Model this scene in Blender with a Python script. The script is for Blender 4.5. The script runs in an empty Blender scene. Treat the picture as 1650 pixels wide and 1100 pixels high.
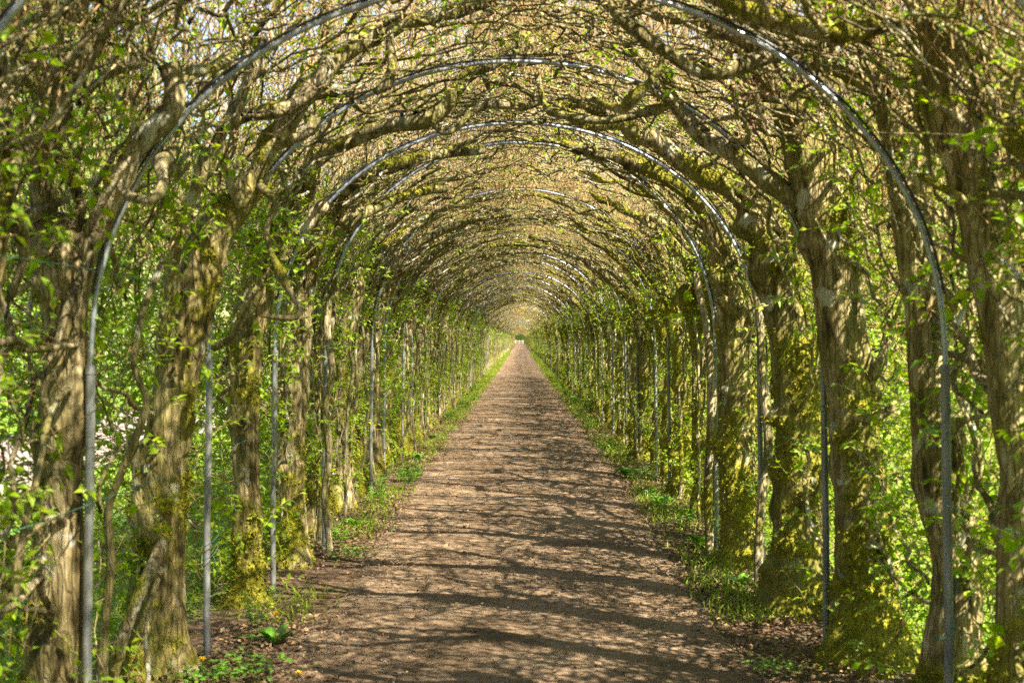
import bpy, math, random
import numpy as np

rng = np.random.default_rng(11)
random.seed(5)
SC = bpy.context.scene
COL = SC.collection
PI = math.pi

# ------------------------------------------------------------------ camera
EYE = 1.6
F = 2292.0                        # focal length in photo pixels
cam_d = bpy.data.cameras.new('camera')
cam = bpy.data.objects.new('camera', cam_d)
COL.objects.link(cam)
cam.location = (0, 0, EYE)
cam.rotation_euler = (PI / 2 - 0.0022, 0, 0.00567)
cam_d.sensor_width = 36
cam_d.lens = 50
cam_d.clip_start = 0.05
cam_d.clip_end = 3000
cam_d.dof.use_dof = True
cam_d.dof.focus_distance = 17.0
cam_d.dof.aperture_fstop = 4.8
SC.camera = cam

# ------------------------------------------------------------------ world, sun, exposure
SUN_DIR = np.array([0.54, -0.54, 0.90])          # towards the sun
SUN_DIR = SUN_DIR / np.linalg.norm(SUN_DIR)
SUN_EL = math.asin(SUN_DIR[2])
SUN_AZ = math.atan2(SUN_DIR[0], SUN_DIR[1])      # clockwise from +Y
w = bpy.data.worlds.new('World')
SC.world = w
w.use_nodes = True
nt = w.node_tree
bg = nt.nodes['Background']
sky = nt.nodes.new('ShaderNodeTexSky')
sky.sky_type = 'NISHITA'
sky.sun_disc = False
sky.sun_elevation = SUN_EL
sky.sun_rotation = SUN_AZ
nt.links.new(sky.outputs[0], bg.inputs[0])
bg.inputs[1].default_value = 0.07
sun_d = bpy.data.lights.new('sun', 'SUN')
sun_d.energy = 5.0
sun_d.angle = math.radians(0.6)
sun_d.color = (1.0, 0.90, 0.72)
sun = bpy.data.objects.new('sun', sun_d)
COL.objects.link(sun)
from mathutils import Vector
sun.rotation_euler = Vector(tuple(SUN_DIR)).to_track_quat('Z', 'Y').to_euler()
SC.view_settings.view_transform = 'Standard'
SC.view_settings.look = 'None'
SC.view_settings.exposure = 2.4
SC.view_settings.gamma = 1.0
SC.view_settings.use_curve_mapping = False
SC.cycles.use_denoising = False
SC.cycles.max_bounces = 10
SC.cycles.diffuse_bounces = 4
SC.cycles.glossy_bounces = 3
SC.cycles.transmission_bounces = 6

# ------------------------------------------------------------------ numeric helpers
def _hash(ix, iy, iz, seed):
    h = (ix.astype(np.int64) * 374761393 + iy.astype(np.int64) * 668265263 + iz.astype(np.int64) * 2147483647 + seed * 974634777) & 0xFFFFFFFF
    h = ((h ^ (h >> 13)) * 1274126177) & 0xFFFFFFFF
    h = ((h ^ (h >> 16)) * 2246822519) & 0xFFFFFFFF
    h = h ^ (h >> 13)
    return (h & 0xFFFFFF) / float(0xFFFFFF)

def vnoise(p, seed=0):
    p = np.asarray(p, float)
    i = np.floor(p).astype(np.int64)
    f = p - i
    u = f * f * (3 - 2 * f)
    r = 0
    for dx in (0, 1):
        for dy in (0, 1):
            for dz in (0, 1):
                wgt = (u[..., 0] if dx else 1 - u[..., 0]) * (u[..., 1] if dy else 1 - u[..., 1]) * (u[..., 2] if dz else 1 - u[..., 2])
                r = r + wgt * _hash(i[..., 0] + dx, i[..., 1] + dy, i[..., 2] + dz, seed)
    return r * 2 - 1

def fbm(p, seed=0, octs=3):
    a, s, r = 1.0, 1.0, 0
    for o in range(octs):
        r = r + a * vnoise(np.asarray(p) * s, seed + o * 17)
        a *= 0.5; s *= 2.03
    return r

def norm(v):
    return v / np.maximum(np.linalg.norm(v, axis=-1, keepdims=True), 1e-9)

def sstep(a, b, x):
    t = np.clip((x - a) / (b - a), 0, 1)
    return t * t * (3 - 2 * t)

class Geo:
    """collects vertices and faces, built as one mesh"""
    def __init__(s):
        s.V = []; s.Fq = []; s.Ft = []; s.n = 0; s.A = []; s.Mq = []; s.Mt = []
    def add(s, V, Fq=None, Ft=None, a=None, m=0):
        V = np.asarray(V, float).reshape(-1, 3)
        if Fq is not None and len(Fq):
            s.Fq.append(np.asarray(Fq).reshape(-1, 4) + s.n); s.Mq.append(np.full(len(s.Fq[-1]), m))
        if Ft is not None and len(Ft):
            s.Ft.append(np.asarray(Ft).reshape(-1, 3) + s.n); s.Mt.append(np.full(len(s.Ft[-1]), m))
        s.V.append(V); s.n += len(V)
        s.A.append(np.zeros(len(V)) if a is None else np.asarray(a, float).reshape(-1))
        return s
    def mesh(s, name, mats, smooth=True):
        me = bpy.data.meshes.new(name)
        if not s.n:
            return me
        V = np.concatenate(s.V)
        loops = []; starts = []; mi = []
        off = 0
        if s.Fq:
            q = np.concatenate(s.Fq); loops.append(q.ravel()); starts.append(np.arange(len(q)) * 4); off = q.size; mi.append(np.concatenate(s.Mq))
        if s.Ft:
            t = np.concatenate(s.Ft); loops.append(t.ravel()); starts.append(off + np.arange(len(t)) * 3); mi.append(np.concatenate(s.Mt))
        loops = np.concatenate(loops).astype(np.int32); starts = np.concatenate(starts).astype(np.int32); mi = np.concatenate(mi).astype(np.int32)
        me.vertices.add(len(V)); me.vertices.foreach_set('co', V.astype(np.float32).ravel())
        me.loops.add(len(loops)); me.loops.foreach_set('vertex_index', loops)
        me.polygons.add(len(starts)); me.polygons.foreach_set('loop_start', starts)
        for m in (mats if isinstance(mats, (list, tuple)) else [mats]):
            me.materials.append(m)
        me.polygons.foreach_set('material_index', mi)
        me.polygons.foreach_set('use_smooth', np.full(len(starts), smooth))
        at = me.attributes.new('moss', 'FLOAT', 'POINT')
        at.data.foreach_set('value', np.concatenate(s.A).astype(np.float32))
        me.update(calc_edges=True)
        return me

def tubes(P, R, S=3):
    """P (M,K,3) paths, R (M,K) radii -> open tubes, vectorised"""
    P = np.asarray(P, float); R = np.asarray(R, float)
    M, K, _ = P.shape
    T = norm(np.gradient(P, axis=1)) if K > 2 else norm(np.repeat((P[:, 1:] - P[:, :1]), 2, axis=1))
    ref = np.zeros((M, 3)); ref[:, 0] = 1
    alt = np.abs(T[:, 0, 0]) > 0.8
    ref[alt] = (0, 1, 0)
    N = np.zeros_like(P)
    n = norm(ref - np.sum(ref * T[:, 0], -1, keepdims=True) * T[:, 0])
    for k in range(K):
        n = norm(n - np.sum(n * T[:, k], -1, keepdims=True) * T[:, k])
        N[:, k] = n
    B = np.cross(T, N)
    th = np.arange(S) * 2 * PI / S
    ring = N[:, :, None, :] * np.cos(th)[None, None, :, None] + B[:, :, None, :] * np.sin(th)[None, None, :, None]
    V = P[:, :, None, :] + ring * R[:, :, None, None]
    idx = np.arange(M * K * S).reshape(M, K, S)
    a = idx[:, :-1, :]; b = np.roll(a, -1, axis=2); c = idx[:, 1:, :]; d = np.roll(c, -1, axis=2)
    Fq = np.stack([a, b, d, c], -1).reshape(-1, 4)
    return V.reshape(-1, 3), Fq

def catmull(pts, step):
    pts = np.asarray(pts, float)
    if len(pts) < 3:
        n = max(2, int(np.linalg.norm(pts[-1, :3] - pts[0, :3]) / step) + 1)
        t = np.linspace(0, 1, n)[:, None]
        return pts[0] * (1 - t) + pts[-1] * t
    q = np.vstack([2 * pts[0] - pts[1], pts, 2 * pts[-1] - pts[-2]])
    out = []
    for i in range(1, len(q) - 2):
        p0, p1, p2, p3 = q[i - 1], q[i], q[i + 1], q[i + 2]
        n = max(1, int(np.linalg.norm(p2[:3] - p1[:3]) / step))
        t = (np.arange(n) / n)[:, None]
        out.append(0.5 * ((2 * p1) + (p2 - p0) * t + (2 * p0 - 5 * p1 + 4 * p2 - p3) * t ** 2 + (3 * p1 - p0 - 3 * p2 + p3) * t ** 3))
    out.append(pts[-1:])
    return np.vstack(out)

def wood(path4, sides=24, step=0.03, flare=0.0, burr=0, burr_amp=0.05, flute=0.12, moss=0.0, seed=0, fine=0.05, cap=True, knot=0.0):
    """a trunk or limb: path4 rows (x,y,z,r).  Returns V, quads, tris, moss attr"""
    c = catmull(path4, step)
    P = c[:, :3]; R = np.maximum(c[:, 3], 0.002)
    K = len(P)
    if K < 3:
        c = catmull(path4, step / 3); P = c[:, :3]; R = np.maximum(c[:, 3], 0.002); K = len(P)
    T = norm(np.gradient(P, axis=0))
    N = np.zeros_like(P)
    n = np.array([0.0, -1, 0]) if abs(T[0, 1]) < 0.8 else np.array([1.0, 0, 0])
    for k in range(K):
        n = n - T[k] * np.dot(n, T[k]); n = n / max(np.linalg.norm(n), 1e-9); N[k] = n
    B = np.cross(T, N)
    s = np.concatenate([[0], np.cumsum(np.linalg.norm(np.diff(P, axis=0), axis=1))])
    th = np.arange(sides) * 2 * PI / sides
    ct, st = np.cos(th), np.sin(th)
    dirv = N[:, None, :] * ct[None, :, None] + B[:, None, :] * st[None, :, None]
    S2 = np.repeat(s[:, None], sides, 1); T2 = np.repeat(th[None], K, 0)
    q = np.stack([np.cos(T2) * 1.4 + seed * 3.1, np.sin(T2) * 1.4, S2 * 0.45], -1)
    d = 1 + flute * fbm(q, seed, 2)
    q2 = np.stack([np.cos(T2) * 4, np.sin(T2) * 4, S2 * 1.6 + seed], -1)
    d = d + flute * 0.45 * vnoise(q2, seed + 5)
    base = P[:, None, :] + dirv * R[:, None, None]
    d = d + flute * 0.18 * vnoise(np.stack([np.cos(T2) * 7, np.sin(T2) * 7, S2 * 1.3 + seed * 2.0], -1), seed + 6)
    d = d + fine * fbm(base * 14, seed + 9, 2)
    if knot:
        d = d + (knot * sstep(0.15, 0.8, vnoise(np.stack([S2 * 3.2, S2 * 0 + seed, S2 * 0], -1), seed + 3)))
    if flare:
        lob = 1 + 0.55 * np.sin(T2 * 3 + seed) + 0.35 * np.sin(T2 * 5 + seed * 2.3)
        zz = np.maximum(base[..., 2], 0)
        d = d + flare * lob * np.exp(-zz / 0.13) + 0.25 * flare * np.exp(-zz / 0.4)
    off = (d - 1) * R[:, None]
    rs = np.random.default_rng(seed + 100)
    bm_ = np.zeros_like(off)
    for j in range(burr):
        sj = rs.uniform(0.05, 1) * s[-1]; tj = rs.uniform(0, 2 * PI); sg = rs.uniform(0.035, 0.09); am = burr_amp * rs.uniform(0.4, 1.2)
        dt = (T2 - tj + PI) % (2 * PI) - PI
        d2 = (S2 - sj) ** 2 + (dt * R[:, None]) ** 2
        bm_ = np.maximum(bm_, am * np.exp(-d2 / sg ** 2))
    off = off + bm_
    V = base + dirv * off[..., None]
    # moss: noise, upward faces, foot of the trunk, burrs
    mm = 0.8 * fbm(V * 2.3 + seed, 31, 2) + 0.45 * fbm(V * 11, 37, 2) + moss + 0.55 * dirv[..., 2] + 0.8 * np.exp(-np.maximum(V[..., 2], 0) / 0.3) * (1 if flare else 0) + 5.0 * bm_
    mm = sstep(0.15, 0.75, mm)
    idx = np.arange(K * sides).reshape(K, sides)
    a = idx[:-1]; b = np.roll(a, -1, 1); c_ = idx[1:]; d_ = np.roll(c_, -1, 1)
    Fq = np.stack([a, b, d_, c_], -1).reshape(-1, 4)
    V = V.reshape(-1, 3); mm = mm.reshape(-1)
    Ft = None
    if cap:
        V = np.vstack([V, P[-1] + T[-1] * R[-1] * 0.45]); mm = np.append(mm, mm[-1])
        l = idx[-1]
        Ft = np.stack([l, np.roll(l, -1), np.full(sides, len(V) - 1)], -1)
    return V, Fq, Ft, mm, dirv.reshape(-1, 3)

LEAF_N = 5
def leaves(Pb, D, Nn, L, W=0.56):
    """leaf blades: base, direction, normal, length.  4 folded triangles each"""
    M = len(Pb)
    D = norm(D); S = norm(np.cross(Nn, D)); Nn = np.cross(D, S)
    L = L[:, None]
    mid = Pb + D * L * 0.45
    r = mid + S * L * W * 0.5 + Nn * L * 0.10
    l = mid - S * L * W * 0.5 + Nn * L * 0.10
    tip = Pb + D * L - Nn * L * 0.10
    V = np.stack([Pb, r, tip, l, mid], 1).reshape(-1, 3)
    o = (np.arange(M) * 5)[:, None]
    Ft = np.concatenate([o + np.array([0, 1, 4]), o + np.array([4, 1, 2]), o + np.array([0, 4, 3]), o + np.array([3, 4, 2])], 0)
    return V, Ft

# ------------------------------------------------------------------ shell of the tunnel in (u, v, off) coordinates
A0, B0, H0 = 1.66, 1.50, 1.50     # half width, rise, springing height
QL = 2.43
def shell(side, u, v, off):
    u = np.asarray(u, float); off = np.asarray(off, float)
    ang = np.maximum(u - H0, 0) / QL * PI / 2
    x = np.where(u < H0, side * (A0 + off), side * (A0 + off) * np.cos(ang))
    z = np.where(u < H0, u, H0 + (B0 + off) * np.sin(ang))
    return np.stack([x, v + np.zeros_like(x), z], -1)

def shell_frame(side, u):
    ang = np.maximum(np.asarray(u, float) - H0, 0) / QL * PI / 2
    n = np.stack([side * np.cos(ang), np.zeros_like(ang), np.sin(ang)], -1)
    t = np.stack([-side * np.sin(ang), np.zeros_like(ang), np.cos(ang)], -1)
    return n, t

def unshell(side, p):
    p = np.asarray(p, float)
    x = p[..., 0] * side; z = p[..., 2]
    ang = np.arctan2((z - H0) / B0, x / A0)
    rho = np.sqrt((x / A0) ** 2 + ((z - H0) / B0) ** 2)
    u = np.where(z < H0, z, H0 + ang * 2 / PI * QL)
    off = np.where(z < H0, x - A0, (rho - 1) * 1.58)
    return u, p[..., 1], off

def PX(px, py, d):
    return np.array([(px - 838) * d / F, d, EYE - (py - 545) * d / F])

# ------------------------------------------------------------------ materials
def new_mat(name):
    m = bpy.data.materials.new(name); m.use_nodes = True
    n = m.node_tree.nodes; l = m.node_tree.links
    return m, n, l, n['Principled BSDF']

def ramp(n, l, fac, stops):
    r = n.new('ShaderNodeValToRGB')
    e = r.color_ramp.elements
    e[0].position, e[0].color = stops[0][0], (*stops[0][1], 1)
    e[1].position, e[1].color = stops[-1][0], (*stops[-1][1], 1)
    for p, c in stops[1:-1]:
        k = e.new(p); k.color = (*c, 1)
    l.new(fac, r.inputs[0])
    return r.outputs[0]

def noise(n, l, vec, scale, detail=4, rough=0.6):
    t = n.new('ShaderNodeTexNoise'); t.inputs['Scale'].default_value = scale; t.inputs['Detail'].default_value = detail; t.inputs['Roughness'].default_value = rough
    if vec is not None: l.new(vec, t.inputs['Vector'])
    return t.outputs['Fac']

def mapping(n, l, vec, scale, loc=(0, 0, 0)):
    m = n.new('ShaderNodeMapping'); m.inputs['Scale'].default_value = scale; m.inputs['Location'].default_value = loc
    l.new(vec, m.inputs['Vector']); return m.outputs[0]

def mix(n, l, fac, a, b, mode='MIX'):
    m = n.new('ShaderNodeMix'); m.data_type = 'RGBA'; m.blend_type = mode
    for s, v in ((m.inputs[0], fac), (m.inputs[6], a), (m.inputs[7], b)):
        if isinstance(v, bpy.types.NodeSocket): l.new(v, s)
        elif isinstance(v, (int, float)): s.default_value = v
        else: s.default_value = (*v, 1)
    return m.outputs[2]

def math_(n, l, op, a, b=0.0, clamp=False):
    m = n.new('ShaderNodeMath'); m.operation = op; m.use_clamp = clamp
    for s, v in ((m.inputs[0], a), (m.inputs[1], b)):
        if isinstance(v, bpy.types.NodeSocket): l.new(v, s)
        else: s.default_value = v
    return m.outputs[0]

def bump(n, l, bs, h, strength=0.5, dist=0.02):
    b = n.new('ShaderNodeBump'); b.inputs['Strength'].default_value = strength; b.inputs['Distance'].default_value = dist
    l.new(h, b.inputs['Height']); l.new(b.outputs[0], bs.inputs['Normal'])

def m_bark(name, dark, mid, light, lichen=0.62):
    m, n, l, bs = new_mat(name)
    tc = n.new('ShaderNodeTexCoord').outputs['Object']
    oi = n.new('ShaderNodeObjectInfo').outputs['Random']
    streak = noise(n, l, mapping(n, l, tc, (24, 24, 2.2)), 1.0, 5, 0.65)
    big = noise(n, l, tc, 2.6, 4, 0.6)
    fine = noise(n, l, mapping(n, l, tc, (75, 75, 14)), 1.0, 3, 0.6)
    f = math_(n, l, 'ADD', math_(n, l, 'MULTIPLY', streak, 0.6), math_(n, l, 'MULTIPLY', big, 0.4))
    col = ramp(n, l, f, [(0.40, dark), (0.49, mid), (0.59, light)])
    col = mix(n, l, ramp(n, l, fine, [(0.3, (0, 0, 0)), (0.7, (1, 1, 1))]), mix(n, l, 0.55, col, (0.0, 0.0, 0.0)), col)
    # bark cracks and plates, drawn out along the stem
    wv = noise(n, l, mapping(n, l, tc, (9, 9, 3)), 1.0, 3, 0.6)
    vm = n.new('ShaderNodeVectorMath'); vm.operation = 'MULTIPLY_ADD'
    cx = n.new('ShaderNodeCombineXYZ'); l.new(wv, cx.inputs[0]); l.new(wv, cx.inputs[1]); l.new(wv, cx.inputs[2])
    l.new(cx.outputs[0], vm.inputs[0]); vm.inputs[1].default_value = (0.06, 0.06, 0.12); l.new(tc, vm.inputs[2])
    vo = n.new('ShaderNodeTexVoronoi'); vo.feature = 'DISTANCE_TO_EDGE'; vo.inputs['Scale'].default_value = 1.0
    l.new(mapping(n, l, vm.outputs[0], (34, 34, 5.5)), vo.inputs['Vector'])
    crack = ramp(n, l, vo.outputs['Distance'], [(0.01, (0, 0, 0)), (0.10, (1, 1, 1))])
    where = ramp(n, l, noise(n, l, tc, 3.3, 3), [(0.40, (0.08, 0.08, 0.08)), (0.62, (0.75, 0.75, 0.75))])
    col = mix(n, l, math_(n, l, 'MULTIPLY', math_(n, l, 'SUBTRACT', 1.0, crack), where), col, tuple(v * 0.55 for v in dark))
    # darker, greyer weathered areas with a shape of their own
    gw = ramp(n, l, noise(n, l, mapping(n, l, tc, (4.5, 4.5, 1.7), (3, 7, 1)), 1.0, 4, 0.6), [(0.5, (0, 0, 0)), (0.6, (1, 1, 1))])
    col = mix(n, l, math_(n, l, 'MULTIPLY', gw, 0.4), col, mix(n, l, 1.0, col, (0.68, 0.73, 0.78), 'MULTIPLY'))
    lic = noise(n, l, tc, 6.5, 3, 0.5)
    col = mix(n, l, ramp(n, l, lic, [(lichen, (0, 0, 0)), (lichen + 0.06, (1, 1, 1))]), col, (0.42, 0.41, 0.34))
    # green algae film, strengthened to stand in for green bounced light
    alg = noise(n, l, mapping(n, l, tc, (3, 3, 1.0), (5, 1, 2)), 1.0, 4, 0.6)
    col = mix(n, l, math_(n, l, 'MULTIPLY', ramp(n, l, alg, [(0.42, (0, 0, 0)), (0.62, (1, 1, 1))]), 0.6), col, (0.17, 0.16, 0.035))
    at = n.new('ShaderNodeAttribute'); at.attribute_name = 'moss'
    mc = ramp(n, l, noise(n, l, tc, 22, 4, 0.7), [(0.3, (0.07, 0.07, 0.008)), (0.52, (0.19, 0.18, 0.015)), (0.72, (0.36, 0.33, 0.035))])
    mf = math_(n, l, 'MULTIPLY', at.outputs['Fac'], 0.97)
    col = mix(n, l, mf, col, mc)
    hv = n.new('ShaderNodeHueSaturation'); l.new(col, hv.inputs['Color'])
    l.new(math_(n, l, 'ADD', math_(n, l, 'MULTIPLY', oi, 0.36), 0.92), hv.inputs['Value'])
    hv.inputs['Saturation'].default_value = 1.03
    l.new(hv.outputs[0], bs.inputs['Base Color'])
    bs.inputs['Roughness'].default_value = 0.85
    bs.inputs['Specular IOR Level'].default_value = 0.25
    h = math_(n, l, 'ADD', math_(n, l, 'MULTIPLY', streak, 1.0), math_(n, l, 'MULTIPLY', fine, 0.4))
    h = math_(n, l, 'ADD', h, math_(n, l, 'MULTIPLY', math_(n, l, 'MULTIPLY', noise(n, l, tc, 45, 3, 0.7), at.outputs['Fac']), 1.2))
    h = math_(n, l, 'ADD', h, math_(n, l, 'MULTIPLY', crack, 0.25))
    bump(n, l, bs, h, 0.9, 0.025)
    return m

def m_leaf(name, cols, trans=0.5, gloss=0.12):
    m, n, l, bs = new_mat(name)
    n.remove(bs)
    g = n.new('ShaderNodeNewGeometry').outputs['Random Per Island']
    oi = n.new('ShaderNodeObjectInfo').outputs['Random']
    f = math_(n, l, 'FRACT', math_(n, l, 'ADD', g, math_(n, l, 'MULTIPLY', oi, 3.7)))
    col = ramp(n, l, f, [(i / (len(cols) - 1), c) for i, c in enumerate(cols)])
    d = n.new('ShaderNodeBsdfDiffuse'); t = n.new('ShaderNodeBsdfTranslucent'); gl = n.new('ShaderNodeBsdfGlossy')
    gl.inputs['Roughness'].default_value = 0.4
    l.new(col, d.inputs[0])
    l.new(mix(n, l, 1.0, col, (1.0, 1.0, 0.55), 'MULTIPLY'), t.inputs[0])
    a = n.new('ShaderNodeMixShader'); a.inputs[0].default_value = trans
    l.new(d.outputs[0], a.inputs[1]); l.new(t.outputs[0], a.inputs[2])
    fr = n.new('ShaderNodeFresnel'); fr.inputs[0].default_value = 1.4
    b = n.new('ShaderNodeMixShader'); l.new(math_(n, l, 'MULTIPLY', fr.outputs[0], gloss), b.inputs[0])
    l.new(a.outputs[0], b.inputs[1]); l.new(gl.outputs[0], b.inputs[2])
    l.new(b.outputs[0], n['Material Output'].inputs[0])
    return m

def m_island(name, cols, rough=0.8):
    m, n, l, bs = new_mat(name)
    g = n.new('ShaderNodeNewGeometry').outputs['Random Per Island']
    col = ramp(n, l, g, [(i / (len(cols) - 1), c) for i, c in enumerate(cols)])
    l.new(col, bs.inputs['Base Color']); bs.inputs['Roughness'].default_value = rough
    bs.inputs['Specular IOR Level'].default_value = 0.3
    return m

M_BARK_PALE = m_bark('pale_bark', (0.045, 0.034, 0.013), (0.28, 0.215, 0.095), (0.60, 0.49, 0.28))
M_BARK = m_bark('mossy_bark', (0.036, 0.028, 0.010), (0.22, 0.17, 0.065), (0.52, 0.41, 0.20))
M_LIMB = m_bark('limb_bark', (0.06, 0.048, 0.022), (0.29, 0.235, 0.125), (0.58, 0.49, 0.31), 0.6)
M_TWIG = m_island('twig_bark', [(0.12, 0.082, 0.032), (0.36, 0.25, 0.105), (0.20, 0.155, 0.07), (0.40, 0.24, 0.095), (0.16, 0.13, 0.045), (0.46, 0.38, 0.20), (0.27, 0.145, 0.055), (0.08, 0.055, 0.022)])
M_LEAF = m_leaf('young_leaf', [(0.16, 0.29, 0.008), (0.27, 0.45, 0.012), (0.36, 0.50, 0.015), (0.22, 0.39, 0.010), (0.44, 0.53, 0.02)])
M_MOSS = m_island('moss_tuft', [(0.08, 0.085, 0.008), (0.22, 0.215, 0.016), (0.34, 0.31, 0.022), (0.14, 0.145, 0.012), (0.42, 0.37, 0.035)], 0.9)
M_GRASS = m_leaf('grass_blade', [(0.15, 0.25, 0.015), (0.25, 0.38, 0.02), (0.36, 0.42, 0.06), (0.20, 0.31, 0.02), (0.34, 0.30, 0.12)], 0.4, 0.1)
M_PLANT = m_leaf('herb_leaf', [(0.09, 0.24, 0.02), (0.15, 0.34, 0.025), (0.20, 0.38, 0.03)], 0.4, 0.12)
M_DRY = m_island('dead_leaf', [(0.085, 0.05, 0.026), (0.19, 0.11, 0.055), (0.27, 0.17, 0.09), (0.12, 0.07, 0.038), (0.32, 0.22, 0.13), (0.06, 0.038, 0.022)], 0.75)
M_STONE = m_island('pebble', [(0.10, 0.065, 0.04), (0.30, 0.21, 0.14), (0.17, 0.11, 0.07), (0.12, 0.08, 0.05), (0.42, 0.33, 0.24)], 0.8)
M_YEL = m_island('dandelion_petal', [(0.80, 0.50, 0.01), (0.85, 0.60, 0.02)], 0.6)
M_CROWN = m_leaf('crown_leaf', [(0.08, 0.17, 0.012), (0.13, 0.26, 0.018), (0.20, 0.32, 0.025), (0.27, 0.36, 0.05)], 0.4, 0.1)
M_BLOSSOM = m_leaf('pale_crown_leaf', [(0.30, 0.36, 0.14), (0.42, 0.44, 0.22), (0.20, 0.30, 0.06), (0.52, 0.50, 0.32)], 0.35, 0.1)

def m_steel():
    m, n, l, bs = new_mat('galvanised_steel')
    tc = n.new('ShaderNodeTexCoord').outputs['Object']
    f = noise(n, l, tc, 18, 4, 0.7)
    l.new(ramp(n, l, f, [(0.3, (0.24, 0.27, 0.31)), (0.7, (0.44, 0.48, 0.54))]), bs.inputs['Base Color'])
    bs.inputs['Metallic'].default_value = 0.6
    l.new(math_(n, l, 'ADD', math_(n, l, 'MULTIPLY', f, 0.25), 0.27), bs.inputs['Roughness'])
    return m
M_STEEL = m_steel()
M_SHADE_LINE = None
def m_post():
    m, n, l, bs = new_mat('weathered_zinc')
    tc = n.new('ShaderNodeTexCoord').outputs['Object']
    f = noise(n, l, mapping(n, l, tc, (20, 20, 3)), 1.0, 5, 0.7)
    c = ramp(n, l, f, [(0.3, (0.12, 0.125, 0.12)), (0.55, (0.25, 0.26, 0.255)), (0.75, (0.36, 0.37, 0.35))])
    g = noise(n, l, tc, 5, 3)
    c = mix(n, l, math_(n, l, 'MULTIPLY', ramp(n, l, g, [(0.5, (0, 0, 0)), (0.68, (1, 1, 1))]), 0.55), c, (0.14, 0.13, 0.06))
    l.new(c, bs.inputs['Base Color']); bs.inputs['Metallic'].default_value = 0.3; bs.inputs['Roughness'].default_value = 0.55
    return m
M_POST = m_post()
def m_plain(name, c, rough=0.6):
    m, n, l, bs = new_mat(name)
    tc = n.new('ShaderNodeTexCoord').outputs['Object']
    f = noise(n, l, tc, 9, 4)
    l.new(ramp(n, l, f, [(0.3, tuple(v * 0.7 for v in c)), (0.7, tuple(min(1, v * 1.25) for v in c))]), bs.inputs['Base Color'])
    bs.inputs['Roughness'].default_value = rough
    return m
M_SHADE_LINE = m_plain('shade_line_steel', (0.035, 0.038, 0.045), 0.45)  # near-black tone stands in for the shaded line on the hoops
M_WIRE = m_plain('green_wire', (0.05, 0.16, 0.12), 0.5)
M_OLDWOOD = m_plain('weathered_wood', (0.42, 0.36, 0.27), 0.8)
M_DARKWOOD = m_plain('dark_wood', (0.06, 0.045, 0.03), 0.8)

def m_path():
    m, n, l, bs = new_mat('trodden_earth')
    tc = n.new('ShaderNodeTexCoord').outputs['Object']
    a = noise(n, l, mapping(n, l, tc, (1.0, 0.8, 1)), 1.4, 6, 0.65)
    b = noise(n, l, tc, 14, 6, 0.7)
    c = noise(n, l, tc, 90, 4, 0.65)
    f = math_(n, l, 'ADD', math_(n, l, 'ADD', math_(n, l, 'MULTIPLY', a, 0.46), math_(n, l, 'MULTIPLY', b, 0.32)), math_(n, l, 'MULTIPLY', c, 0.22))
    col = ramp(n, l, f, [(0.36, (0.065, 0.039, 0.021)), (0.46, (0.165, 0.111, 0.066)), (0.55, (0.27, 0.188, 0.118)), (0.68, (0.43, 0.31, 0.20))])
    vo = n.new('ShaderNodeTexVoronoi'); vo.inputs['Scale'].default_value = 55; l.new(tc, vo.inputs['Vector'])
    peb = ramp(n, l, vo.outputs['Distance'], [(0.10, (1, 1, 1)), (0.22, (0, 0, 0))])
    sp = n.new('ShaderNodeSeparateColor'); l.new(vo.outputs['Color'], sp.inputs[0])
    pebm = math_(n, l, 'MULTIPLY', peb, math_(n, l, 'GREATER_THAN', sp.outputs[0], 0.72))
    col = mix(n, l, pebm, col, mix(n, l, sp.outputs[1], (0.13, 0.08, 0.05), (0.50, 0.38, 0.28)))
    l.new(col, bs.inputs['Base Color']); bs.inputs['Roughness'].default_value = 0.9; bs.inputs['Specular IOR Level'].default_value = 0.2
    h = math_(n, l, 'ADD', math_(n, l, 'ADD', math_(n, l, 'MULTIPLY', b, 1.0), math_(n, l, 'MULTIPLY', c, 0.5)), math_(n, l, 'MULTIPLY', pebm, 0.35))
    bump(n, l, bs, h, 0.8, 0.03)
    return m
M_PATH = m_path()

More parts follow.
